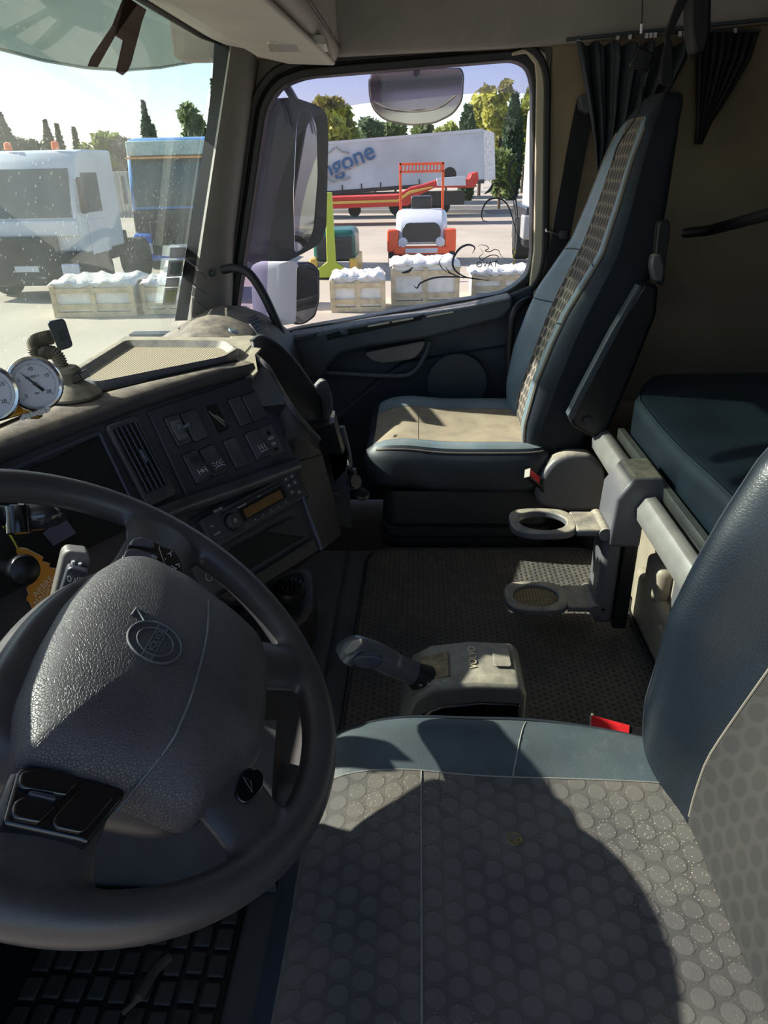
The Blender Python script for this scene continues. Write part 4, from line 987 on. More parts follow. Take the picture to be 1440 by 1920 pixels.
# deck corner by the tray
MB().prism([U(x, y, Z=.626) for x, y in [(447, 676), (474, 640), (488, 631), (470, 628), (430, 630), (440, 650)]], (0, 0, -.03)).build('deck_corner', M['dashtop'], db, bevel=.004)
pz = [U(449, 676, Z=.630), U(476, 641, Z=.626), U(496, 650, Z=.625), U(480, 668, Z=.63), U(487, 698, Z=.608), U(474, 702, Z=.603)]
MB().prism(pz, (.0, .03, -.03)).build('corner_cap', M['dashtop'], db, bevel=.005)
# bay interior walls
bay = [rim[0]+V((0, .0, -.01)), rim[2], rim[4], rim[6], rim[6]+V((-.02, .0, -.16)), inn_[5]+V((.03, .02, -.05)), inn_[3]+V((.02, .03, -.02)), inn_[0]+V((.02, .03, -.01))]
rl6 = [rim[0], rim[1], rim[2], rim[3], rim[5], rim[6]]
MB().loft([inn_, [p+V((.01, .02, -.06)) for p in inn_], [(p+q)/2+V((0, .03, -.16)) for p, q in zip(inn_, rl6)], [p+V((0, .0, -.06)) for p in rl6], rl6], closed=False, caps=False).build('bay_lining', M['hollow'], db)
ch(db)[-1].modifiers.new('s', 'SOLIDIFY').thickness = .004
outer = smoothpath(rim, 3)
MB().loft([[p for p in outer], [p+V((-.01, .0, -.22)) for p in outer]], closed=False, caps=False).build('outer_side', M['side'], db)
ch(db)[-1].modifiers.new('s', 'SOLIDIFY').thickness = .006
P = [U(x, y, X=1.52) for x, y in [(538, 762), (596, 764), (600, 790), (585, 818), (560, 800)]]
MB().prism(P, (.01, .01, -.01)).build('bay_shelf', mat('dusty_brown', '#4a433d', .8), db)
# lid standing up
P = [U(x, y, X=1.47) for x, y in [(593, 726), (606, 712), (614, 714), (624, 742), (626, 768), (614, 796), (598, 806), (594, 802)]]
MB().prism(roundpoly(P, .008), (.018, .010, 0)).build('bay_lid', M['dash'], db, bevel=.004)
P = [U(x, y, X=1.462) for x, y in [(607, 728), (614, 724), (619, 744), (619, 765), (610, 785), (606, 780)]]
MB().prism(roundpoly(P, .005), (.006, 0, 0)).build('lid_recess', M['hollow'], db, bevel=.002)
P = [U(x, y, X=1.48) for x, y in [(580, 730), (600, 722), (600, 736), (584, 740)]]
MB().prism(roundpoly(P, .004), (.03, 0, 0)).build('lid_hinge', M['dashtop'], db, bevel=.003)
# curved basket wall to the right of the facet
rows = []
for x0, y0, x1, y1, zz in [(592, 806, 628, 770, .45), (600, 826, 640, 815, .41), (612, 860, 650, 855, .36), (622, 905, 655, 890, .31), (632, 950, 652, 930, .27), (638, 985, 648, 980, .24)]:
    a = U(x0, y0, Z=zz); b = U(x1, y1, Z=zz)
    rows.append([a, a*.5+b*.5+V((-.02, -.02, 0)), b, b+V((.02, .12, 0)), a+V((.02, .14, 0))])
MB().loft(rows).build('basket', M['side'], db, ang=60)
P = smoothpath([U(640, 800, Z=.42), U(652, 850, Z=.355), U(654, 880, Z=.325), U(646, 905, Z=.30), U(628, 930, Z=.285)], 6)
MB().tube(P, .008, 10).build('basket_rim', M['armr'], db)
P = [U(x, y, Z=.375) for x, y in [(612, 830), (642, 820), (650, 850), (645, 880), (626, 900)]]
MB().prism(P, (-.004, -.004, 0)).build('basket_opening', M['void'], db)
# lower end of the stack and knob tray
P = [U(x, y, Z=.12) for x, y in [(470, 1110), (560, 1062), (584, 1064), (592, 1090), (590, 1130), (570, 1160), (500, 1190), (440, 1160)]]
MB().prism(roundpoly(P, .02), (0, 0, -.10)).build('lower_console', M['side'], db, bevel=.012)
P = [U(x, y, Z=.125) for x, y in [(500, 1095), (562, 1072), (572, 1085), (566, 1110), (545, 1135), (500, 1150)]]
MB().prism(roundpoly(P, .012), (0, 0, .002)).build('console_well', M['void'], db)
# passenger side of the dashboard with end vent
rows = []
for X_ in (1.42, 1.6, 1.9, 2.08, 2.2, 2.28, 2.31):
    k = 0 if X_ < 2.25 else (.0 if X_ < 2.30 else .05); lo = interp(X_, [1.6, 1.8, 2.05], [.10, .08, 0])
    rows.append([V((X_, y, z_-lo-k*(.3 if y > .4 else .1))) for y, z_ in [(.80, .40), (.765, .50), (.72, .522), (.665, .548), (.62, .560), (.56, .556), (.50, .535), (.44, .500), (.40, .455), (.375, .38), (.38, .1), (.80, .1)]])
MB().loft(rows).build('passenger_dash', M['pad'], db, ang=50)
a = [U(x, y, X=X_) for x, y, X_ in [(300, 622, 2.0), (352, 588, 2.2), (430, 582, 2.28), (372, 618, 2.0)]]
lv_ = MB()
MB().tube([V((2.06, .70, .5305)), V((2.20, .70, .5305)), V((2.20, .665, .548)), V((2.20, .62, .560))], .0012, 6).build('lid_groove', M['void'], db)
vn = V((0, -.66, .75)).normalized(); ev = [UP(x, y, V((2, .440, .500))-vn*.008, vn) for x, y in [(463, 598), (480, 589), (505, 627), (488, 633)]]
pv = MB().prism(roundpoly(ev, .006), -vn*.03).build('passenger_vent', M['hollow'], db, bevel=.003)
for k in range(5):
    t = (k+.6)/5.4; a = ev[0]*(1-t)+ev[3]*t; b = ev[1]*(1-t)+ev[2]*t
    MB().tube([a+vn*.002, b+vn*.002], .0024, 6).build('vane', M['slot'], pv)
c = UP(437, 622, V((2, .50, .535)), V((0, -.5, .86))); MB().lathe([(.014, 0), (.014, .004), (.010, .005), (0, .005)], c, (0, -.5, .86), 24).build('round_badge', mat('pale_badge', '#8fa0ab', .3), db)
pl = MB()
# steering column cover and knee panel (seen through the wheel)
cc_ = thing('steering_column', 'dark plastic steering column cover behind the wheel', 'steering column', (.48, .5, .3))
MB().loft([[V((.484+x*k, .42+dy+y*k*.5, zz+y*k*.6)) for x, y in rrect(.20, .16, .04)] for dy, zz, k in [(-.07, .50, .8), (.06, .40, 1), (.15, .30, 1.1)]]).build('column_cover', M['dash'], cc_, ang=50)
kp = db
MB().prism([(.0, .62, .42), (.0, .66, .38), (.0, .55, .10), (.0, .62, -.06), (.0, .9, -.16), (.0, .9, .46)], (.88, 0, 0)).build('knee_panel', M['carpet'], kp, bevel=.02)
MB().prism([(.80, .27, -.17), (.86, .30, -.0), (.90, .42, .05), (.90, .85, .05), (.80, .85, -.17)], (.0, .0, .001)) if False else None
MB().loft([[V((.795, y, -.165)), V((.80, y, -.10)), V((.84, y, .02)), V((.92, y, .10)), V((.95, y, -.165))] for y in (.24, .9)]).build('tunnel_side', M['carpet'], kp)
# left part of the dashboard: instrument pod under the top pad
lf = MB().prism([(.0, .50, .60), (.0, .52, .66), (.0, .58, .685), (.0, .80, .60), (.0, .80, .40), (.0, .60, .42)], (.60, 0, 0)); lf.build('instrument_pod', M['pad'], db, bevel=.02)

# ================================================================== STEERING WHEEL
WC = V((.484, .273, .567)); wt = R(35.3)
wnv = V((0, -math.sin(wt), math.cos(wt))); wu = V((1, 0, 0)); wv = V((0, math.cos(wt), math.sin(wt)))
def W(u, v, h=0): return WC+wu*u+wv*v+wnv*h
sw = thing('steering_wheel', 'large black four-spoke steering wheel with embossed round emblem', 'steering wheel', tuple(WC))
wf = MB()
wf.tube([W(.22*math.cos(a), .22*math.sin(a)) for a in [2*PI*k/96 for k in range(97)]], .0172, 20, up=wnv)
def spoke(pts, ws, th):
    n = len(pts); rings = []
    for i, (u, v, h) in enumerate(pts):
        d = V((pts[min(i+1, n-1)][0]-pts[max(i-1, 0)][0], pts[min(i+1, n-1)][1]-pts[max(i-1, 0)][1])).normalized(); nx, ny = -d.y, d.x
        rings.append([W(u+nx*ws[i]*math.cos(a), v+ny*ws[i]*math.cos(a), h+th[i]*math.sin(a)) for a in [2*PI*k/20 for k in range(20)]])
    wf.loft(rings)
spoke([(.05, .0, 0), (.12, .003, .004), (.165, .008, .003), (.20, .012, 0), (.218, .014, 0)], [.045, .038, .036, .045, .062], [.02, .016, .013, .015, .013])
spoke([(-.05, -.02, 0), (-.12, -.027, .004), (-.165, -.032, .003), (-.20, -.036, 0), (-.218, -.038, 0)], [.045, .038, .036, .045, .062], [.02, .016, .013, .015, .013])
spoke([(.05, -.08, 0), (.085, -.13, .002), (.108, -.165, .0), (.122, -.183, 0)], [.05, .032, .030, .048], [.02, .014, .012, .013])
spoke([(-.04, -.09, 0), (-.07, -.14, .002), (-.09, -.175, .0), (-.102, -.195, 0)], [.05, .036, .034, .052], [.02, .014, .012, .013])
hubo = [(.125, .045), (.14, .015), (.145, -.03), (.128, -.095), (.11, -.128), (.06, -.152), (0, -.165), (-.05, -.158), (-.112, -.125), (-.13, -.06), (-.14, .0), (-.135, .045), (-.09, .070), (0, .078), (.07, .070)]
hp_ = roundpoly([V((u, v, 0)) for u, v in hubo], .03)
wf.loft([[W(p.x*k, (p.y+.04)*k-.04, h) for p in hp_] for h, k in [(-.08, .45), (-.05, .75), (-.032, .98), (-.020, .99), (-.006, .93), (.006, .88), (.010, .5), (.010, .05)]])
fo = wf.build('rim_and_spokes', M['wheel'], sw)
rm = fo.modifiers.new('r', 'REMESH'); rm.mode = 'VOXEL'; rm.voxel_size = .0028; rm.use_smooth_shade = True
smo = fo.modifiers.new('s', 'SMOOTH'); smo.iterations = 10; smo.factor = .6
padp = [(.119, .035), (.134, .018), (.138, -.032), (.123, -.095), (.108, -.127), (.075, -.143), (-.022, -.158), (-.04, -.152), (-.055, -.140), (-.108, -.124), (-.114, -.112), (-.115, -.071), (-.13, -.005), (-.130, .008), (-.085, .031), (-.028, .043), (.026, .049), (.075, .047)]
pd = roundpoly([V((u-.012, v, 0)) for u, v in padp], .012, 3); pc = V((-.007, -.045, 0))
HS = [(1.0, .002), (1.0, .013), (.985, .021), (.95, .029), (.90, .036), (.82, .043), (.7, .049), (.55, .053), (.35, .056), (.15, .057), (.01, .057)]
MB().loft([[W(pc.x+(p.x-pc.x)*k, pc.y+(p.y-pc.y)*k, h) for p in pd] for k, h in HS]).build('hub_pad', M['hub'], sw, ang=80)
hpo = ch(sw)[-1]
def padh(u, v):
    q = V((u, v, 0))-pc; best = 1e9; k = .5; L = q.length
    if L < 1e-4: return .057
    d = q/L; ext = .1
    for i in range(len(pd)):
        a, b = pd[i]-pc, pd[(i+1) % len(pd)]-pc; e = b-a; den = d.x*e.y-d.y*e.x
        if abs(den) < 1e-9: continue
        t = (a.x*e.y-a.y*e.x)/den; s = (a.x*d.y-a.y*d.x)/den
        if t > 0 and -1e-6 <= s <= 1.000001: ext = t
    return interp(min(1, L/ext), [x[0] for x in HS[::-1]][:9]+[1.0], [x[1] for x in HS[::-1]][:9]+[.0135])
def WPx(px, py, h):
    q = UP(px, py, WC+wnv*h, wnv)-WC; return q.dot(wu), q.dot(wv)
seam = []
for x, y in [(870, 345), (855, 470), (840, 560), (812, 670), (780, 780), (750, 860), (720, 930), (650, 1020), (570, 1110)]:
    u, v = WPx(x/2.25, 980+y/2.25, .046); seam.append(W(u, v, padh(u, v)+.0002))
MB().tube(smoothpath(seam, 5), .0011, 6).build('pad_seam', M['armr'], hpo)
# emblem: ring, arrow, bar with lettering
ec = WPx(290, 1205, .056); er = .0225
def E_(u, v, e=.0005): u += ec[0]; v += ec[1]; return W(u, v, padh(u, v)+e)
MB().tube([E_(er*math.cos(a), er*math.sin(a)) for a in [2*PI*k/48 for k in range(49)]], .0010, 8).build('emblem_ring', M['armr'], hpo)
MB().tube([E_(er*.68*math.cos(a), er*.68*math.sin(a)) for a in [2*PI*k/48 for k in range(49)]], .0008, 8).build('emblem_ring', M['armr'], hpo)
for s in (-1, 1): MB().tube([E_(-er, s*.0042+.000), E_(0, s*.0042), E_(er, s*.0042)], .0007, 6).build('emblem_bar', M['armr'], hpo)
MB().prism([E_(-er-.001, -.004, -.0006), E_(er+.001, -.004, -.0006), E_(er+.001, .004, -.0006), E_(-er-.001, .004, -.0006)], wnv*.001).build('emblem_bar', M['hubs'], hpo)
text('VOLVO', E_(0, 0, .0008), wu, wv, .0078, 'emblem_lettering', M['armr'], hpo, .0005, bold=.0002)
MB().tube([E_(er*.72, er*.72), E_(er*1.15, er*1.15)], .0013, 6).build('emblem_arrow', M['armr'], hpo)
MB().tube([E_(er*.75, er*1.2), E_(er*1.2, er*1.2), E_(er*1.2, er*.75)], .0014, 6).build('emblem_arrow', M['armr'], hpo)
# switch pods
def wplate(px, h, th, m, name, parent, rad=.004, bev=.0015, scale=(2.25, 2.25, 0, 980)):
    P = [V((*WPx(scale[2]+x/scale[0], scale[3]+y/scale[1], h), 0)) for x, y in px]
    P = roundpoly(P, rad)
    return MB().prism([W(p.x, p.y, h-th) for p in P], wnv*th).build(name, m, parent, bevel=bev)
pR = wplate([(512, 150), (548, 75), (600, 55), (650, 80), (730, 110), (768, 150), (782, 240), (640, 178)], .028, .018, M['gloss'], 'switch_pod', sw, .006)
k4 = (4, 4, 0, 860)
wplate([(975, 640), (1000, 600), (1060, 588), (1130, 605), (1160, 640), (1155, 670), (1080, 650)], .030, .004, M['btn'], 'pod_button', pR, .003, .001, k4)
wplate([(925, 735), (955, 680), (1000, 672), (1180, 720), (1190, 785), (1060, 738), (980, 735)], .030, .004, M['btn'], 'pod_button', pR, .003, .001, k4)
r4w = wplate([(1190, 650), (1220, 652), (1330, 710), (1350, 740), (1372, 880), (1245, 815), (1200, 690)], .031, .004, M['gloss'], 'cursor_button', pR, .004, .001, k4)
for x, y, b in ((1270, 688, '.'), (1278, 716, '>'), (1340, 798, '>'), (1300, 825, 'N'), (1225, 742, '.')):
    u, v = WPx(x/4, 860+y/4, .0315); text(b, W(u, v, .0315), wu, wv, .010, 'lettering', M['print'], r4w, .0002)
u, v = WPx(1150/4, 860+735/4, .0305); text('±', W(u, v, .0306), wu, wv, .009, 'lettering', M['print'], pR, .0002)
k5 = (5.54, 5.54, 0, 1380)
pL = wplate([(225, 320), (350, 290), (620, 320), (1250, 510), (1310, 580), (1290, 640), (920, 1110), (840, 1075), (60, 905), (40, 860), (180, 370)], .022, .014, M['gloss'], 'switch_pod', sw, .008, .003, k5)
wplate([(210, 370), (340, 330), (600, 345), (810, 430), (810, 490), (700, 610), (640, 605), (195, 530)], .026, .005, M['gloss'], 'pod_button', pL, .008, .0018, k5)
wplate([(140, 690), (230, 620), (400, 630), (575, 690), (580, 740), (430, 885), (380, 890), (125, 840)], .026, .005, M['gloss'], 'pod_button', pL, .008, .0018, k5)
wplate([(300, 575), (340, 558), (570, 610), (590, 650), (560, 660), (320, 600)], .0275, .004, M['slot'], 'rocker_ridge', pL, .003, .001, k5)
wplate([(880, 470), (950, 470), (1160, 540), (1195, 600), (1180, 650), (900, 980), (830, 1000), (590, 950), (545, 890), (570, 820)], .025, .004, M['gloss'], 'blank_button', pL, .012, .0015, k5)
hb = wplate([(1010, 1080), (1045, 1035), (1090, 1035), (1118, 1065), (1115, 1110), (1060, 1180), (1020, 1178), (992, 1145)], .017, .006, M['gloss'], 'horn_button', sw, .006, .0015)
u, v = WPx(1052/2.25, 980+1105/2.25, .0175); MB().tube([W(u-.006, v-.004, .0178), W(u+.004, v+.0, .0178), W(u+.004, v+.007, .0178), W(u-.006, v-.004, .0178)], .0004, 5).build('horn_symbol', M['armr'], hb)

# stalks, knob, air freshener
def stalk(pts, rs, label, m, seg=16, ry=None):
    t = thing('control_stalk', label, 'stalk', tuple(pts[0])); MB().tube(smoothpath(pts, 5), rs, seg, ry=ry).build('stalk_arm', m, t); return t
n = 16
s1_ = stalk([U(20, 968, X=.72), U(45, 968, X=.73), U(85, 966, X=.74), U(124, 972, X=.76)], [.014]*4+[.019]*2+[.018]*5+[.015, .013, .010, .006, .003], 'glossy black rounded stalk under the upper wheel rim', mat('glossy_stalk', '#2e3138', .18, .05, coat=.5))
MB().tube([U(-30, 965, X=.70), U(20, 968, X=.72)], .012, 14).build('stalk_sleeve', M['lead'], s1_)
MB().tube([U(30, 950, X=.715), U(34, 1000, X=.70)], .014, 12).build('stalk_ring', M['gloss'], s1_)
t = thing('control_stalk', 'flat grey two-piece stalk rising beside the hub with speed marks', 'stalk', tuple(U(130, 1100, X=.66)))
P = [U(x, y, X=.655) for x, y in [(92, 1150), (118, 1040), (128, 1032), (165, 1036), (170, 1046), (168, 1075), (150, 1095), (110, 1150)]]
MB().prism(roundpoly(P, .005), (.016, .010, 0)).build('rear_paddle', M['handle'], t, bevel=.004)
P = [U(x, y, X=.640) for x, y in [(102, 1145), (126, 1068), (134, 1064), (168, 1073), (164, 1090), (142, 1118), (110, 1148)]]
MB().prism(roundpoly(P, .004), (.012, .006, 0)).build('front_paddle', M['face'], t, bevel=.003)
for i, (x, y) in enumerate([(137, 1056), (150, 1060)]): MB().tube([U(x, y-4, X=.650), U(x, y+5, X=.650)], .002, 6).build('ridge', M['print'], t)
text('0', U(130, 1086, X=.637), (.3, -1, 0), (.1, 0, 1), .010, 'lettering', M['print'], t, .0002)
text('4|||', U(147, 1089, X=.637), (.3, -1, .12), (.1, 0, 1), .009, 'lettering', M['print'], t, .0002)
kn = thing('round_knob', 'matt black mushroom knob on short stalk beside orange card', 'knob', tuple(U(40, 1070, X=.72)))
MB().tube([U(-5, 1064, X=.74), U(30, 1068, X=.72)], .009, 12).build('knob_shaft', M['rubber'], kn)
kc = U(44, 1069, X=.71); kax = (V(CAM)-kc).normalized()+V((0, -.5, 0))
MB().lathe([(.010, -.016), (.018, -.010), (.0195, 0), (.017, .006), (.010, .010), (.001, .011)], kc, kax, 28).build('knob_head', M['black'], kn)
af = thing('air_freshener', 'orange leaf-shaped card air freshener hanging behind the black knob', 'air freshener', tuple(U(70, 1090, X=.78)))
op = [(130, 655), (150, 672), (200, 680), (290, 725), (325, 745), (312, 770), (372, 790), (365, 815), (432, 830), (400, 880), (425, 900), (395, 960), (405, 1000), (375, 1050), (390, 1080), (340, 1110), (350, 1160), (300, 1178), (285, 1150), (290, 1115), (240, 1118), (225, 1080), (195, 1060), (215, 1010), (200, 975), (225, 930), (250, 800), (150, 750), (120, 700)]
op = [(x/4, 860+y/4) for x, y in op]
nA = V((-.75, -.45, .45)).normalized(); oA = U(70, 1090, X=.78)
MB().prism([UP(x, y, oA, nA) for x, y in op], -nA*.0025).build('card_front', M['orangecard'], af, smooth=False)
cp_ = sum([UP(x, y, oA-nA*.003, nA) for x, y in op], V((0, 0, 0)))/len(op)
MB().prism([cp_+(UP(x, y, oA-nA*.003, nA)-cp_)*1.04 for x, y in op], -nA*.002).build('card_backing', M['cardedge'], af, smooth=False)
rx = (UP(95, 1085, oA, nA)-UP(66, 1115, oA, nA)).normalized(); ry_ = nA.cross(rx)
text('ARBRE', UP(81, 1100, oA, nA)+nA*.0006, rx, ry_, .011, 'lettering', M['cardedge'], af, .0002)
text('MAGIQUE', UP(89, 1109, oA, nA)+nA*.0006, rx, ry_, .010, 'lettering', M['cardedge'], af, .0002)
MB().tube(smoothpath([U(5, 985, X=.78), U(22, 1008, X=.77), U(34, 1030, X=.77), U(42, 1042, X=.775)], 5), .0012, 6).build('string', M['yarn'], af)

# pressure gauges
def gauge(px, py, R_, label, pz, ax_, needle=128, X_=None):
    t = thing('pressure_gauge', label, 'gauge', tuple(pz)); a = V(ax_).normalized(); c = V(pz)
    u = V((0, 0, 1))-a*a.z; u.normalize(); s = u.cross(a)           # u = up on the dial, s = right as seen
    def G(x, y, h=0): return c+s*x+u*y+a*h
    MB().lathe([(R_*.92, -.034), (R_*.96, -.030), (R_*.96, -.004), (R_*1.06, -.002), (R_*1.06, .003), (R_*.98, .006), (R_*.90, .003), (R_*.90, -.008)], c, a, 48).build('gauge_case', M['steel'], t)
    d = MB().prism([G(R_*.93*math.cos(2*PI*k/48), R_*.93*math.sin(2*PI*k/48), -.004) for k in range(48)], a*.003).build('dial', M['dial'], t, smooth=False)
    for i in range(41):
        th = R(222-i*264/40); r1 = R_*.80; r0 = R_*(.70 if i % 10 == 0 else .75)
        MB().tube([G(r0*math.cos(th), r0*math.sin(th), 0), G(r1*math.cos(th), r1*math.sin(th), 0)], .0003, 4).build('scale_mark', M['ink'], d)
    for k, tt in enumerate(['0', '5', '10', '15', '20']):
        th = R(222-k*66); text(tt, G(R_*.58*math.cos(th), R_*.58*math.sin(th), 0), s, u, R_*.20, 'numeral', M['ink'], d, .0001)
    text('EN 837-1', G(0, R_*.28, 0), s, u, R_*.14, 'lettering', M['ink'], d, .0001); text('bar', G(0, -R_*.35, 0), s, u, R_*.14, 'lettering', M['ink'], d, .0001)
    th = R(needle)
    MB().prism([G(R_*.72*math.cos(th), R_*.72*math.sin(th), .001), G(-R_*.4*math.cos(th-.16), -R_*.4*math.sin(th-.16), .001), G(-R_*.4*math.cos(th+.16), -R_*.4*math.sin(th+.16), .001)], a*.0006).build('needle', M['ink'], t, smooth=False)
    MB().lathe([(R_*.07, 0), (R_*.07, .003), (0.0001, .003)], c, a, 16).build('needle_hub', M['armr'], t)
    MB().box(G(-R_*.1, -R_*1.0, -.022), (.012, .012, .022)).build('brass_stem', M['brass'], t, bevel=.001)
    return t
gz_ = U(65, 720, X=.885)
gauge(65, 720, .0335, 'round glycerine pressure gauge with white dial in front of phone mount', gz_, (-.66, -.70, .22))
gz2 = U(-22, 738, X=.83)
gauge(-22, 738, .0335, 'second pressure gauge cut off at left edge of photo', gz2, (-.66, -.70, .22), 100)
# gauge hoses / base block
gb = MB().box(U(30, 766, X=.90), (.10, .02, .016), Matrix.Rotation(R(-30), 3, 'Z')); tag(gb.build('gauge_bracket', M['brass'], bevel=.002), 'brass block under the pressure gauges on dashboard', 'bracket')
# tissue twist
ti = MB(); random.seed(5)
for i in range(40):
    t_ = i/39; p = U(42+48*t_+random.uniform(-3, 3), 783-16*t_+random.uniform(-3, 3), X=.85+.025*t_); ti.ball(p, (random.uniform(.002, .0045), random.uniform(.002, .004), random.uniform(.0015, .003)), 6)
tag(ti.build('crumpled_tissue', M['tissue']), 'scrap of twisted white tissue tucked in the dashboard gap', 'tissue')
# phone mount
pm = thing('phone_mount', 'dusty suction phone mount with flexible neck on dash top', 'phone mount', tuple(U(140, 735, Z=.64)))
b0_ = U(134, 728, Z=.645)
MB().lathe([(.043, -.012), (.043, -.008), (.038, -.003), (.026, .006), (.016, .012), (.012, .014), (.0001, .015)], b0_, (0, 0, 1), 36).build('suction_cup', M['dustyblk'], pm)
c = b0_+V((.0, .0, .022)); MB().lathe([(.020, -.012), (.019, .006), (.014, .012), (.0001, .013)], c, (-.1, 0, 1), 24).build('mount_body', M['dustyblk'], pm)
MB().box(U(150, 706, X=b0_.x), (.03, .018, .012), Matrix.Rotation(R(-20), 3, 'X')).build('lock_lever', M['black'], pm, bevel=.002)
X0 = b0_.x
neck = smoothpath([U(115, 700, X=X0), U(113, 680, X=X0), U(104, 664, X=X0), U(88, 660, X=X0), U(75, 666, X=X0), U(64, 655, X=X0), U(66, 642, X=X0), U(78, 636, X=X0), U(96, 632, X=X0)], 14)
MB().tube(neck, [.0093+.0016*(1 if i % 3 == 0 else -.5 if i % 3 == 1 else 0) for i in range(len(neck))], 14).build('flexible_neck', M['dustyblk'], pm, ang=80)
pn = [UP(x, y, U(114, 628, X=X0-.02), V((-.8, -.55, .15))) for x, y in [(88, 604), (121, 597), (138, 650), (111, 659)]]
MB().prism(roundpoly(pn, .006), (.006, .004, 0)).build('magnet_plate', M['black'], pm, bevel=.001)
pn2 = [UP(x, y, U(114, 628, X=X0-.022), V((-.8, -.55, .15))) for x, y in [(112, 622), (121, 620), (125, 637), (116, 640)]]
MB().prism(pn2, (-.002, -.001, 0)).build('centre_clip', M['hollow'], pm, smooth=False)
# power plug on the stack side
pp = thing('power_plug', 'black plugs and chained cap hanging from dashboard end', 'plug', tuple(U(665, 905, X=1.45)))
a = U(650, 905, X=1.47); b = U(668, 903, X=1.45)
MB().tube([a, b], .016, 16).build('plug_body', M['black'], pp)
MB().tube([U(660, 880, X=1.48), U(662, 895, X=1.48)], .010, 12).build('plug_stub', M['black'], pp)
for k in range(3): MB().tube([a+(b-a)*(.3+.22*k), a+(b-a)*(.36+.22*k)], .0175, 16).build('plug_rib', M['armr'], pp)
MB().lathe([(.018, 0), (.019, .004), (.015, .009), (.006, .010), (.0001, .010)], U(677, 928, X=1.45), (-.4, -.3, 1), 20).build('plug_cap', M['black'], pp)
# ribbed round item in the lower console
rbk = thing('ribbed_brush', 'black round ribbed rubber knob lying in lower console', 'knob', tuple(U(540, 1105, Z=.14)))
MB().lathe([(.034, -.012), (.036, 0), (.032, .012), (.020, .018), (.0001, .018)], U(542, 1108, Z=.145), (-.1, -.1, 1), 28).build('knob_base', M['black'], rbk)
cc2 = U(542, 1108, Z=.145)
for i in range(7):
    for j in range(7):
        x, y = (i-3)*.009, (j-3)*.009
        if x*x+y*y < .028**2: MB().ball(cc2+V((x, y, .018)), (.003, .003, .004), 6).build('nub', M['rubber'], rbk)
# ================================================================== MIRRORS OUTSIDE THE DOOR
mm = thing('main_mirror', 'tall dark main wing mirror outside the door window', 'mirror', tuple(U(580, 330, X=2.8)))
def mir(px, X_, hm, gm, t, gpx, depth=.10, fw=0):
    P = roundpoly([U(x, y, X=X_) for x, y in px], .03); MB().prism(P, (.03, depth, 0)).build('mirror_housing', hm, t, bevel=.012)
    G = roundpoly([U(x, y, X=X_-.002) for x, y in gpx], .02); MB().prism(G, (.004, .002, 0)).build('mirror_glass', gm, t, bevel=.001)
mir([(500, 195), (545, 180), (598, 198), (614, 215), (616, 260), (612, 430), (600, 458), (560, 480), (520, 500), (498, 480)], 2.80, M['mirh'], M['mirror'], mm, [(556, 232), (566, 205), (580, 205), (594, 235), (596, 330), (588, 430), (575, 462), (552, 476), (550, 360)])
MB().tube([U(520, 480, X=2.82), U(516, 520, X=2.82)], .02, 10).build('mirror_arm', M['mirh'], mm)
wm = thing('wide_angle_mirror', 'small white wide angle mirror below the main wing mirror', 'mirror', tuple(U(560, 550, X=2.78)))
mir([(516, 500), (535, 490), (560, 490), (558, 606), (520, 612)], 2.78, M['white'], M['mirror'], wm, [(556, 497), (582, 494), (596, 508), (597, 560), (590, 590), (570, 604), (555, 606)])
MB().prism(roundpoly([U(x, y, X=2.785) for x, y in [(552, 494), (584, 491), (600, 506), (600, 562), (592, 594), (572, 608), (552, 610)]], .015), (.03, .03, 0)).build('mirror_frame', M['mirh'], wm, bevel=.004)
km = thing('kerb_mirror', 'rounded grey kerb view mirror hanging above the door window', 'mirror', tuple(U(780, 170, X=2.75)))
P = roundpoly([U(x, y, X=2.72) for x, y in [(690, 145), (702, 132), (865, 126), (871, 140), (868, 190), (850, 215), (815, 232), (770, 236), (720, 226), (698, 205), (691, 180)]], .02)
MB().prism(P, (.02, -.0, .0)).build('mirror_housing', M['mirh'], km, bevel=.006)
MB().prism([p+V((-.004, 0, 0)) for p in grow2(P, .965)], (.004, 0, 0)).build('mirror_glass', mat('convex_mirror', '#b5afa4', .12, .05, metal=.9), km, bevel=.003)
ap_ = smoothpath([U(700, 190, X=2.714), U(730, 204, X=2.71), U(780, 208, X=2.71), U(825, 200, X=2.71), U(855, 178, X=2.714)], 6)
MB().tube(ap_, .004, 8).build('glass_light_streak', M['steel'], km)  # curved light streak on the mirror face, built as a thin steel tube
MB().tube([U(780, 140, X=2.73), U(782, 100, X=2.60), U(782, 88, X=2.47)], .012, 10).build('mirror_bracket', M['mirh'], km)
MB().tube([U(540, 500, X=2.80), U(539, 492, X=2.80)], .008, 10).build('mirror_bracket', M['mirh'], wm)
MB().tube([U(560, 200, X=2.83), U(530, 150, X=2.70), U(500, 110, X=2.47)], .014, 10).build('mirror_arm', M['mirh'], mm)
MB().tube([U(520, 600, X=2.80), U(500, 640, X=2.60), U(480, 660, X=2.43)], .014, 10).build('mirror_arm', M['mirh'], wm)
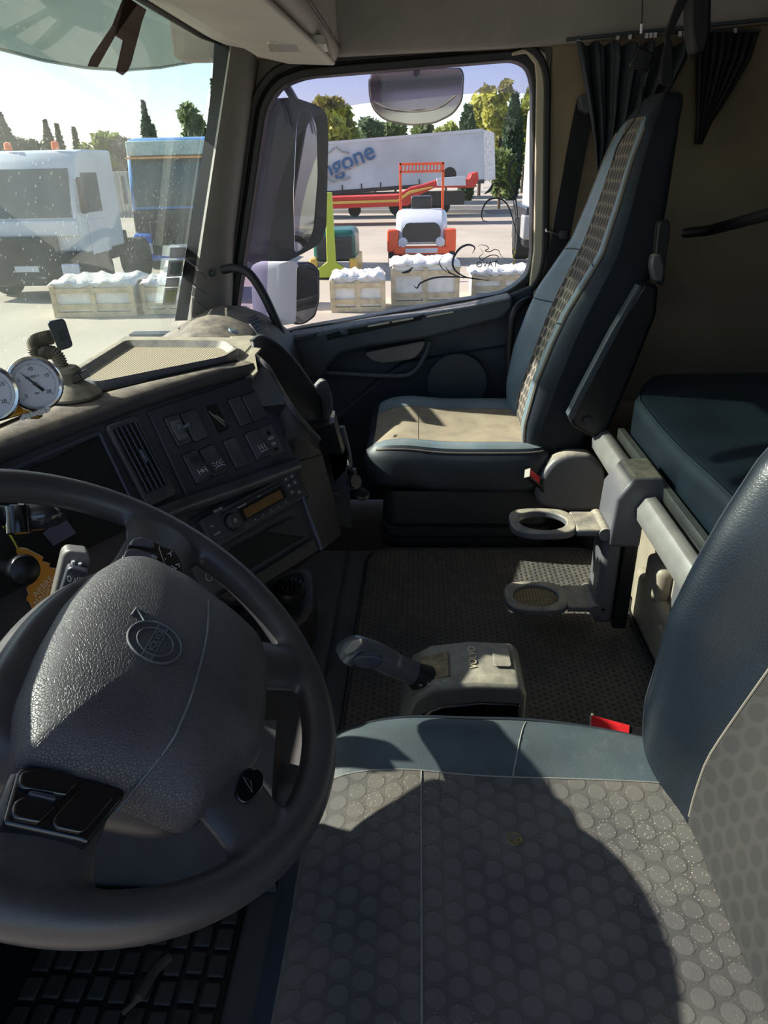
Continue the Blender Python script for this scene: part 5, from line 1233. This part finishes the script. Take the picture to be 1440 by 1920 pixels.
# stickers on the windscreen
for i, (pl, mcol, lab) in enumerate([([(319, 464), (349, 463), (346, 483), (317, 484)], 'white', 'topmost white label sticker on windscreen by the pillar'), ([(316, 488), (344, 487), (340, 518), (312, 519)], 'slot', 'dark square sticker with white border, second from top on windscreen'), ([(312, 521), (337, 520), (334, 537), (309, 538)], 'white', 'small white label sticker, third from top on windscreen'), ([(309, 540), (333, 539), (328, 571), (304, 572)], 'handle', 'greenish vignette sticker, lowest of the four on windscreen')]):
    P = [U(x, y, X=2.25) for x, y in pl]
    y0 = [V((p.x, wy(p.z)+.004, p.z)) for p in P]
    q = [V((lambda d, t: CAM+d*t)(cf+cr2*(x-720)/F-cu2*(y-960)/F, 1)) for x, y in pl]
    o = V((2.2, wy(.6)+.004, .6)); nn = V((0, 1, .288)).normalized()
    P = [UP(x, y, o, nn) for x, y in pl]
    tk = thing('windscreen_sticker', lab, 'sticker', tuple(P[0]))
    MB().prism(P, nn*-.001).build('sticker_border', M['white'], tk, smooth=False)
    c = sum(P, V((0, 0, 0)))/4
    MB().prism([c+(p-c)*.72-nn*.0012 for p in P], nn*-.0006).build('sticker_print', mat('sticker_%d' % i, ['#dfe6ee', '#8f9fa6', '#dfe6ee', '#bccaa6'][i], .6), tk, smooth=False)
# ================================================================== THE YARD
yd = MB().bb((-40, -120, GZ-.1), (260, 160, GZ)); struct(yd.build('floor_yard', M['gravel'], smooth=False))
def wmat(rgb, **k): return mat('paint'+rgb, rgb, k.pop('rough', .3), .04, 2, **k)
WHT = wmat('#bcc1ca'); BLU = wmat('#1f5fc0'); LBL = wmat('#4b7fb8'); DK = wmat('#22262b'); SCR = mat('truck_glass', '#3a4d52', .08, .2, .8); ORG_ = wmat('#e8552a'); RED = wmat('#b5281f'); TIRE = wmat('#1b1c1e', rough=.8)
GRY = wmat('#8d8f90'); WOOD = mat('pale_wood', '#c4b08e', .8, .15, 6); WRAP = mat('white_wrap', '#d8d3cc', .35, .08, 5, .6, 12, bdist=.02); LIME = wmat('#a9b63a'); TEAL = wmat('#1f5a50'); YEL = wmat('#c9a24a')
def wheel(c, r, wdt, t, rim=GRY, ax_=(0, 1, 0)):
    MB().lathe([(r*.55, -wdt/2), (r*.97, -wdt/2), (r, -wdt*.35), (r, wdt*.35), (r*.97, wdt/2), (r*.55, wdt/2)], c, ax_, 28).build('tyre', TIRE, t)
    MB().lathe([(r*.57, -wdt*.45), (r*.5, -wdt*.3), (r*.2, -wdt*.42), (.01, -wdt*.42)], c, ax_, 20).build('wheel_rim', rim, t)
def lorry(label, px, rz, body, lower, visor, cab=2.3, h=3.05, beacons=False, stripe=False, deflect=None, rim=GRY):
    P = U(*px, Z=GZ); t = thing('truck', label, 'truck', tuple(P)); L = {'b': body}
    ms = []
    def bd(mb, name, m, **k): o = mb.build(name, m, t, **k); return o
    O = V(P)
    w2 = 1.25
    def bx(a, b): return MB().bb(V(a)+O, V(b)+O)
    # cab: front at x=0 facing -x, body towards +x
    prof = [(0.0, .95), (-.05, 1.5), (.0, 1.95), (.22, h-.25), (.40, h-.05), (.8, h), (cab, h), (cab, .95)]
    rings = [[O+V((x+k, y, z_)) for x, z_ in prof] for y, k in [(-w2, .06), (-w2+.1, 0), (w2-.1, 0), (w2, .06)]]
    bd(MB().loft(rings[::-1]), 'cab', body, bevel=.04)
    scr = [O+V((x-.015, y, z_)) for x, y, z_ in [(.0, -w2+.12, 1.72), (.0, w2-.12, 1.72), (.20, w2-.16, h-.38), (.20, -w2+.16, h-.38)]]
    fr = [(-.03, 1.68), (.0, 1.95), (.10, 2.3), (.22-.11*((h-.25-(h-.38))/.3), h-.38)]
    fr = [(interp(z_, [p[1] for p in prof[1:5]], [p[0] for p in prof[1:5]]), z_) for z_ in np.linspace(1.68, h-.36, 6)]
    bd(MB().prism([O+V((x-.025, -w2+.13, z_)) for x, z_ in fr]+[O+V((x+.02, -w2+.13, z_)) for x, z_ in fr[::-1]], (0, 2*w2-.26, 0)), 'windscreen', SCR)
    bd(bx((-.12, -w2+.04, .95), (.1, w2-.04, 1.62)) if lower != body else bx((-.12, -w2+.04, 1.30), (.1, w2-.04, 1.64)), 'front_panel', lower if not stripe else DK, bevel=.05)
    bd(bx((-.22, -w2, .32), (.5, w2, 1.02)), 'bumper', DK if not stripe else BLU, bevel=.06)
    bd(bx((-.24, -.75, .45), (-.1, .75, 1.32)), 'grille', DK, bevel=.03)
    for s in (-1, 1):
        bd(bx((-.25, s*.95-.2, .5), (-.1, s*.95+.2, .78)), 'headlamp', M['dial'], bevel=.04)
        bd(MB().prism([O+V((x, s*(w2+.0), z_)) for x, z_ in [(.25, 1.75), (1.25, 1.75), (1.25, h-.45), (.42, h-.45)]], (0, s*.012, 0)), 'side_window', SCR)
        bd(bx((.35, s*w2, .9), (1.35, s*(w2+.02), 1.6)), 'door', body, bevel=.01)
        wheel(O+V((.9, s*(w2-.16), .5)), .5, .3, t, rim)
        bd(bx((-.05, s*(w2+.12)-.05, 1.75), (.1, s*(w2+.12)+.05, 2.45)), 'mirror', DK, bevel=.03)
        wheel(O+V((3.5, s*(w2-.25), .5)), .5, .5, t, rim)
    bd(bx((.5, -.45, .7), (3.9, -.3, .95)), 'chassis_rail', DK); bd(bx((.5, .3, .7), (3.9, .45, .95)), 'chassis_rail', DK)
    bd(bx((cab+.1, -.9, .6), (cab+1.2, .9, 1.2)), 'tank', DK, bevel=.05)
    bd(bx((-.27, -.26, .62), (-.235, .26, .74)), 'number_plate', WHT)
    if beacons:
        for y in (-.80, .22): bd(MB().lathe([(.07, 0), (.08, .03), (.07, .14), (.01, .16)], O+V((.5, y, h)), (0, 0, 1), 14), 'beacon', mat('beacon_orange', '#ef6a2a', .3))
    if visor: bd(MB().prism([O+V((x, -w2+.05, z_)) for x, z_ in [(-.25, h-.5), (-.1, h-.22), (.2, h-.2), (.2, h-.4)]], (0, 2*w2-.1, 0)), 'sun_visor', visor, bevel=.02)
    if stripe:
        bd(bx((-.1, -w2+.08, h-.52), (.15, w2-.08, h-.47)), 'orange_stripe', mat('stripe', '#d98f45', .4)); bd(bx((.0, -w2+.1, h-.45), (.25, w2-.1, h-.1)), 'screen_band', mat('band', '#9fb3b0', .3), bevel=.03)
    return t
t1 = lorry('white tipper truck with two orange beacons parked outside windscreen', (75, 562), 0, WHT, WHT, None, 2.2, 2.98, True, rim=LBL)
t2 = lorry('blue truck with orange stripe beside the white tipper truck', (348, 509), 0, LBL, BLU, None, 2.3, 3.35, False, True)
t3 = thing('truck', 'white truck cut off at right edge of door window', 'truck', tuple(U(985, 500, Z=GZ)))
O3 = U(1010, 500, Z=GZ)
MB().bb(O3+V((0, -2.5, .9)), O3+V((2.2, .28, 3.9))).build('cab', WHT, t3, bevel=.15)
wheel(O3+V((1.2, .35, .62)), .55, .4, t3)
MB().bb(O3+V((-.1, .2, .7)), O3+V((.5, .5, 1.3))).build('tank', GRY, t3, bevel=.05)
MB().bb(O3+V((0, .25, .5)), O3+V((2.8, .45, 1.5))).build('skirt', DK, t3, bevel=.05)
# crates wrapped in white film
def crate(px0, px1, py, h, d, label, sag=.06):
    a = U(px0, py, Z=GZ); b = U(px1, py-(px1-px0)*.02, Z=GZ); wd = (b-a).length; xd = (b-a).normalized(); yd_ = V((xd.y*-1, xd.x, 0)); yd_ = yd_ if yd_.x > 0 else -yd_
    t = thing('pallet_crate', label, 'crate', tuple(a), 'film wrapped crates in the yard') ; M3 = Matrix((xd, yd_, V((0, 0, 1)))).transposed()
    c = a+xd*wd/2+yd_*d/2
    MB().box(c+V((0, 0, .08+h*.46)), (wd*.94, d*.95, h*.88), M3).build('load', WRAP, t, bevel=.03)
    n = 16; rows = []
    for j in range(9):
        r_ = []
        for i in range(n+1):
            u = i/n-.5; v = j/8-.5
            z_ = h+.08-(.10 if abs(u) > .44 or abs(v) > .42 else 0)+.03*math.sin(i*1.9+j)+.02*math.sin(i*.7-j*1.3)
            r_.append(a+xd*wd*(u*1.04+.5)+yd_*d*(v*1.04+.5)+V((0, 0, z_)))
        rows.append(r_)
    MB().loft(rows, caps=False, closed=False).build('film_top', WRAP, t, ang=80); ch(t)[-1].modifiers.new('s', 'SOLIDIFY').thickness = .02
    for k in (0.03, .5, .97): MB().box(a+xd*wd*k+V((0, 0, .06+h*.42)), (.09, .04, h*.84), M3).build('upright', WOOD, t)
    for zz in (.05, .2, h*.8): MB().box(a+xd*wd*.5+V((0, 0, zz)), (wd, .05, .09), M3).build('board', WOOD, t)
    for k in (.08, .5, .92): MB().box(c+xd*wd*(k-.5)+V((0, 0, .04)), (.12, d, .1), M3).build('bearer', WOOD, t)
    return t
for p in [(104, 258, 596, .62, 1.1, 'wide white wrapped crate in front of the white tipper truck'), (272, 360, 590, .58, 1.0, 'white wrapped crate partly behind the windscreen stickers'), (500, 545, 580, .6, .9, 'pinkish wrapped crate seen left of the small white mirror'), (622, 722, 586, .62, .9, 'white wrapped crate right of the small white mirror'), (734, 860, 574, .78, 1.0, 'tall white wrapped crate in front of orange machine'), (884, 1000, 560, .5, .9, 'wrapped crate at lower right corner of the door window')]: crate(*p)
# orange machine with frame
pv_ = thing('road_machine', 'orange and white road machine with tall orange frame', 'machine', tuple(U(790, 492, Z=GZ))); O = U(790, 490, Z=GZ)
def ob(a, b, name, m, bev=.03, t=pv_): return MB().bb(O+V(a), O+V(b)).build(name, m, t, bevel=bev)
hood = [(-.9, .55), (-.82, 1.0), (-.6, 1.22), (-.2, 1.42), (.3, 1.42), (.9, 1.3), (.9, .5)]
MB().loft([[O+V((x+k, y, z_*(1-.06*abs(k)*10))) for x, z_ in hood] for y, k in [(-.72, .12), (-.6, .0), (.6, .0), (.72, .12)]][::-1]).build('bonnet', WHT, pv_, bevel=.05)
gp = roundpoly([O+V((-.93, y, z_)) for y, z_ in [(-.5, .62), (.5, .62), (.55, .95), (.42, 1.12), (-.42, 1.12), (-.55, .95)]], .1)
MB().prism(gp, (.06, 0, 0)).build('grille', DK, pv_, bevel=.02)
for s in (-1, 1):
    MB().lathe([(.13, 0), (.13, .04), (.08, .06), (.01, .06)], O+V((-.94, s*.52, .62)), (-1, 0, 0), 18).build('headlamp', M['dial'], pv_)
    ob((-.95, s*.82-.12, .0), (.9, s*.82+.12, .55), 'crawler_track', TIRE, .08); ob((-.96, s*.80-.16, .35), (-.6, s*.80+.16, .95), 'fender', ORG_, .05)
    ob((.0, s*.60-.035, .9), (.08, s*.60+.035, 2.62), 'frame_post', ORG_, .01)
ob((-1.0, -.78, .3), (-.7, .78, .5), 'bumper', ORG_, .04); ob((-1.02, -.45, .34), (-.99, .45, .46), 'name_plate', WHT, .0); ob((-1.0, -.8, .05), (-.6, .8, .28), 'skid', RED, .02)
ob((.0, -.63, 2.55), (.08, .63, 2.62), 'frame_bar', ORG_, .01); ob((.0, -.63, 2.36), (.08, .63, 2.42), 'frame_bar', ORG_, .01)
for k in range(12): ob((.02, -.56+k*.1, 2.40), (.06, -.52+k*.1, 2.57), 'frame_rung', ORG_, 0)
ob((.2, -.3, 1.4), (.8, .3, 1.75), 'seat_console', DK, .05)
# lime and green machine
lm = thing('lime_machine', 'lime yellow and green machine behind the wing mirror', 'machine', tuple(U(625, 525, Z=GZ))); O = U(626, 524, Z=GZ)
def ob2(a, b, name, m, bev=.03): return MB().bb(O+V(a), O+V(b)).build(name, m, lm, bevel=bev)
ob2((.1, -.55, .4), (1.6, .5, 1.15), 'engine_cover', TEAL, .15); ob2((.05, -.5, .45), (.12, .4, 1.0), 'radiator', DK, .03); ob2((.0, -.6, .0), (1.8, -.4, .5), 'side_frame', YEL, .05); ob2((.0, .4, .0), (1.8, .6, .5), 'side_frame', YEL, .05)
MB().prism([O+V((-.05, y, z_)) for y, z_ in [(-.4, .05), (.45, .05), (.5, .2), (.15, .42), (.12, 2.0), (-.05, 2.0), (-.08, .42), (-.42, .2)]], (.12, 0, 0)).build('lime_mast', LIME, lm, bevel=.02)
# curtain side trailer
tl = thing('curtain_trailer', 'long grey curtain-side trailer with blue lettering across the yard', 'trailer', tuple(U(760, 385, X=43)))
D0 = [U(430, 283, X=43), U(906, 243, X=43), U(908, 340, X=43), U(430, 376, X=43)]
MB().prism(D0, (2.5, 0, 0)).build('curtain_body', mat('trailer_curtain', '#b4bcc2', .5, .1, .6), tl, bevel=.03)
MB().prism([D0[1]+V((-.03, 0, .05)), D0[0]+V((-.03, 0, .05)), D0[0]+V((-.03, 0, -.10)), D0[1]+V((-.03, 0, -.10))], (.1, 0, 0)).build('roof_rail', WHT, tl)
MB().prism([D0[2]+V((-.03, 0, .1)), D0[3]+V((-.03, 0, .1)), D0[3]+V((-.03, 0, -.10)), D0[2]+V((-.03, 0, -.10))], (.1, 0, 0)).build('side_rail', DK, tl)
MB().prism([D0[1], D0[2], D0[2]+V((0, -.6, .1)), D0[1]+V((0, -.6, -.15))], (2.5, 0, 0)).build('rear_frame', mat('rear', '#d5d6d6', .5), tl, bevel=.03)
for k in range(9):
    p = D0[3]+(D0[2]-D0[3])*(.3+k*.075); MB().bb(p+V((-.05, -.03, .0)), p+V((0, .03, .35))).build('curtain_strap', DK, tl)
MB().bb(V((43.3, -2.5, -1.0)), V((45, 8, -.3))).build('underframe', DK, tl)
for y in (-1.2, -.0, 1.2): wheel(V((43.5, y, -1.0)), .52, .35, tl, ax_=(1, 0, 0))
xd_ = (U(680, 290, X=42.9)-U(615, 318, X=42.9)).normalized()
text('angone', U(643, 306, X=42.9), xd_, V((0, .15, 1)), 1.25, 'lettering', mat('letter_blue', '#2c5a86', .5), tl, .01, bold=.02)
MB().tube([U(618, 332, X=42.9), U(680, 304, X=42.9)], .03, 6).build('underline', mat('tan_line', '#b09a90', .5), tl)
MB().tube([U(x, y, X=42.9) for x, y in [(615, 288), (624, 280), (630, 275), (640, 284), (655, 287)]], .04, 6).build('mountain_outline', GRY, tl)
MB().tube([U(x, y, X=42.9) for x, y in [(615, 336), (625, 342), (634, 335), (645, 337), (657, 332)]], .04, 6).build('mountain_outline', GRY, tl)
# red low loader
rt = thing('low_loader', 'long red low loader trailer in front of curtain-side trailer', 'trailer', tuple(U(760, 392, X=39)))
def rp_(px, X_, dx, name, m): return MB().prism([U(x, y, X=X_) for x, y in px], (dx, 0, 0)).build(name, m, rt, bevel=.02)
rp_([(560, 372), (745, 366), (770, 352), (800, 345), (815, 352), (790, 364), (765, 386), (560, 394)], 37, 2.3, 'deck', RED)
rp_([(795, 346), (815, 352), (888, 352), (898, 338), (896, 322), (884, 326), (880, 336), (820, 338)], 37, 2.3, 'gooseneck', RED)
rp_([(818, 334), (872, 330), (874, 348), (820, 349)], 36.9, .1, 'white_board', WHT)
rp_([(560, 380), (745, 374), (768, 358), (812, 349), (812, 352), (770, 363), (746, 379), (560, 385)], 36.95, .05, 'yellow_stripe', YEL)
wheel(U(843, 327, X=37.4), .32, .3, rt, RED, (1, 0, 0)); wheel(U(600, 396, X=37.5), .3, .3, rt, GRY, (1, 0, 0)); wheel(U(665, 394, X=37.5), .3, .3, rt, GRY, (1, 0, 0)); wheel(U(775, 388, X=37.6), .3, .3, rt, GRY, (1, 0, 0))
# stacked beams lying on the ground
for i, (y, xa, xb) in enumerate([(344, 905, 975), (352, 905, 978), (360, 880, 980), (370, 862, 985), (380, 855, 985), (390, 620, 985), (397, 600, 985)]):
    a, b = U(xa, y, Z=GZ+.1), U(xb, y, Z=GZ+.1)
    o = MB().prism([a+V((0, 0, -.1)), b+V((0, 0, -.1)), b+V((.5, 0, -.1)), a+V((.5, 0, -.1))], (0, 0, .22)).build('ground_beam', GRY)
    tag(o, ['farthest', 'second farthest', 'third farthest', 'middle', 'third nearest', 'second nearest', 'nearest'][i]+' long grey beam lying on the yard by the trailers', 'beam', 'beams on the yard')
# container wall between the trucks
cw = thing('grey_container', 'pale grey container between the two trucks', 'container', tuple(U(235, 412, Z=GZ)))
P = [U(x, y, X=34) for x, y in [(205, 322), (275, 320), (275, 408), (205, 408)]]
MB().prism(P, (3, 0, 0)).build('container_body', mat('container', '#a9a29c', .6, .1, 1), cw, bevel=.03)
for k in range(10):
    p = P[0]+(P[1]-P[0])*(k+.5)/10; MB().bb((33.95, p.y-.04, P[2].z), (34.02, p.y+.04, P[0].z)).build('rib', GRY, cw)
# trees
def leafm(col): 
    t = NT('foliage'+col); p = t.n('BsdfPrincipled'); c = hx(col)
    oi = t.n('ObjectInfo'); g = t.noise(.9, 3)
    base = t.mix(t.ramp(g, .35, .65), tuple(x*.55 for x in c[:3])+(1,), tuple(min(1, x*1.35) for x in c[:3])+(1,))
    t.set(p, 'Base Color', base); p.inputs['Roughness'].default_value = .7
    tl_ = t.n('BsdfTranslucent'); t.set(tl_, 'Color', base); mx = t.n('MixShader'); mx.inputs[0].default_value = .4
    t.t.links.new(p.outputs[0], mx.inputs[1]); t.t.links.new(tl_.outputs[0], mx.inputs[2]); t.t.links.new(mx.outputs[0], t.out.inputs[0]); return t.m
BARK = wmat('#4b3f33', rough=.9)
def tree(px, py_top, X_, wpx, kind, col, label):
    top = U(px, py_top, X=X_); O = V((X_, top.y, GZ)); H = top.z-GZ; r = wpx/2/1400*X_
    t = thing('tree', label, 'tree', tuple(O), 'trees beyond the yard'); rnd = random.Random(int(px*7+X_)); mb = MB()
    N = {'cypress': 2600, 'conifer': 3600, 'round': 2600, 'poplar': 2300}[kind]; s = .018*X_*.32
    blobs = [(rnd.uniform(-.55, .55)*r, rnd.uniform(-.5, .5)*r, H*rnd.uniform(.35, .92), rnd.uniform(.3, .5)*r) for _ in range(14)]
    for _ in range(N):
        if kind == 'cypress': h = rnd.random(); a = rnd.uniform(0, 2*PI); q = r*math.sin(PI*min(1, h*.93+.1))**.7*rnd.uniform(.6, 1); p = V((q*math.cos(a), q*math.sin(a), .3+h*(H-.3)))
        elif kind == 'conifer': h = rnd.random()**1.3; a = rnd.uniform(0, 2*PI); q = r*(1-h)*1.5*rnd.uniform(.3, 1.05); p = V((q*math.cos(a), q*math.sin(a), .8+h*(H-.8)))
        else:
            b = rnd.choice(blobs); d = V((rnd.gauss(0, 1), rnd.gauss(0, 1), rnd.gauss(0, 1))).normalized(); k = 1.6 if kind == 'poplar' else 1.15
            p = V(b[:3])+V((d.x*b[3], d.y*b[3], d.z*b[3]*k))*rnd.uniform(.6, 1.1); p.z = min(max(p.z, .6), H)
        d1 = V((rnd.uniform(-1, 1), rnd.uniform(-1, 1), rnd.uniform(-1, 1))).normalized(); d2 = d1.orthogonal().normalized(); ss = s*rnd.uniform(.6, 1.3)*(.55 if kind == 'conifer' else 1)
        p = p+O; mb.add([p-d1*ss, p-d2*ss*.6, p+d1*ss, p+d2*ss*.6], [(0, 1, 2, 3)])
    mb.build('foliage', leafm(col) if col not in LM else LM[col], t, smooth=False); 
    MB().tube([O, O+V((0, 0, H*.5)), O+V((0, 0, H*.8))], [r*.10, r*.07, r*.02], 8).build('trunk', BARK, t)
LM = {}
for c in ('#2f4a2c', '#5c7034', '#8a9440', '#a8a845', '#3f5a34', '#4a3a3c'): LM[c] = leafm(c)
TR = [(0, 212, 60, 70, 'conifer', '#2f4a2c', 'dark conifer at far left edge above white truck'), (84, 226, 62, 44, 'conifer', '#2f4a2c', 'dark conifer behind orange beacons of the white truck'), (106, 234, 64, 26, 'conifer', '#2f4a2c', 'small dark conifer right of the beacon'), (138, 240, 66, 22, 'conifer', '#3f5a34', 'thin small conifer left of pale hedge trees'),
 (40, 252, 70, 70, 'round', '#3f5a34', 'low dark bushy tree between left conifers'), (165, 246, 66, 60, 'round', '#8a9440', 'pale olive tree behind the white truck roof'), (205, 248, 64, 60, 'round', '#8a9440', 'pale olive tree left of the tall dark fir'), (236, 262, 47, 50, 'round', '#4a3a3c', 'purplish bushy tree above the grey container'), (268, 190, 58, 44, 'conifer', '#2f4a2c', 'tall dark fir left of the blue truck'), (286, 235, 62, 30, 'conifer', '#3f5a34', 'short fir just right of the tall fir'),
 (362, 196, 42, 74, 'round', '#5c7034', 'green leafy tree above the blue truck'), (398, 150, 48, 50, 'conifer', '#3f5a34', 'tall fir next to the windscreen pillar'),
 (622, 185, 64, 70, 'poplar', '#a8a845', 'yellow-green tree just right of the wing mirror'), (655, 200, 66, 60, 'poplar', '#8a9440', 'yellow-green tree second right of the wing mirror'), (700, 225, 62, 50, 'round', '#3f5a34', 'dark green tree left under the kerb mirror'), (740, 228, 62, 50, 'round', '#5c7034', 'green tree centred under the kerb mirror'), (790, 228, 62, 56, 'round', '#5c7034', 'green tree right of centre under the kerb mirror'), (838, 222, 62, 50, 'round', '#8a9440', 'olive tree at right end of kerb mirror'),
 (878, 200, 60, 34, 'cypress', '#3f5a34', 'narrow dark tree behind right end of the trailer'), (905, 160, 66, 60, 'poplar', '#a8a845', 'tall yellow poplar above right end of the trailer'), (935, 150, 70, 56, 'poplar', '#a8a845', 'tallest yellow poplar beside the cypress'), (966, 180, 58, 34, 'cypress', '#2f4a2c', 'tall dark cypress at right of door window'), (990, 165, 72, 60, 'poplar', '#8a9440', 'yellow-green poplar at right edge of door window'), (940, 285, 52, 60, 'round', '#5c7034', 'low bush right of the curtain-side trailer')]
for i, a in enumerate(TR): tree(a[0], a[1], a[2]+[0, 5, -4][i % 3], *a[3:])
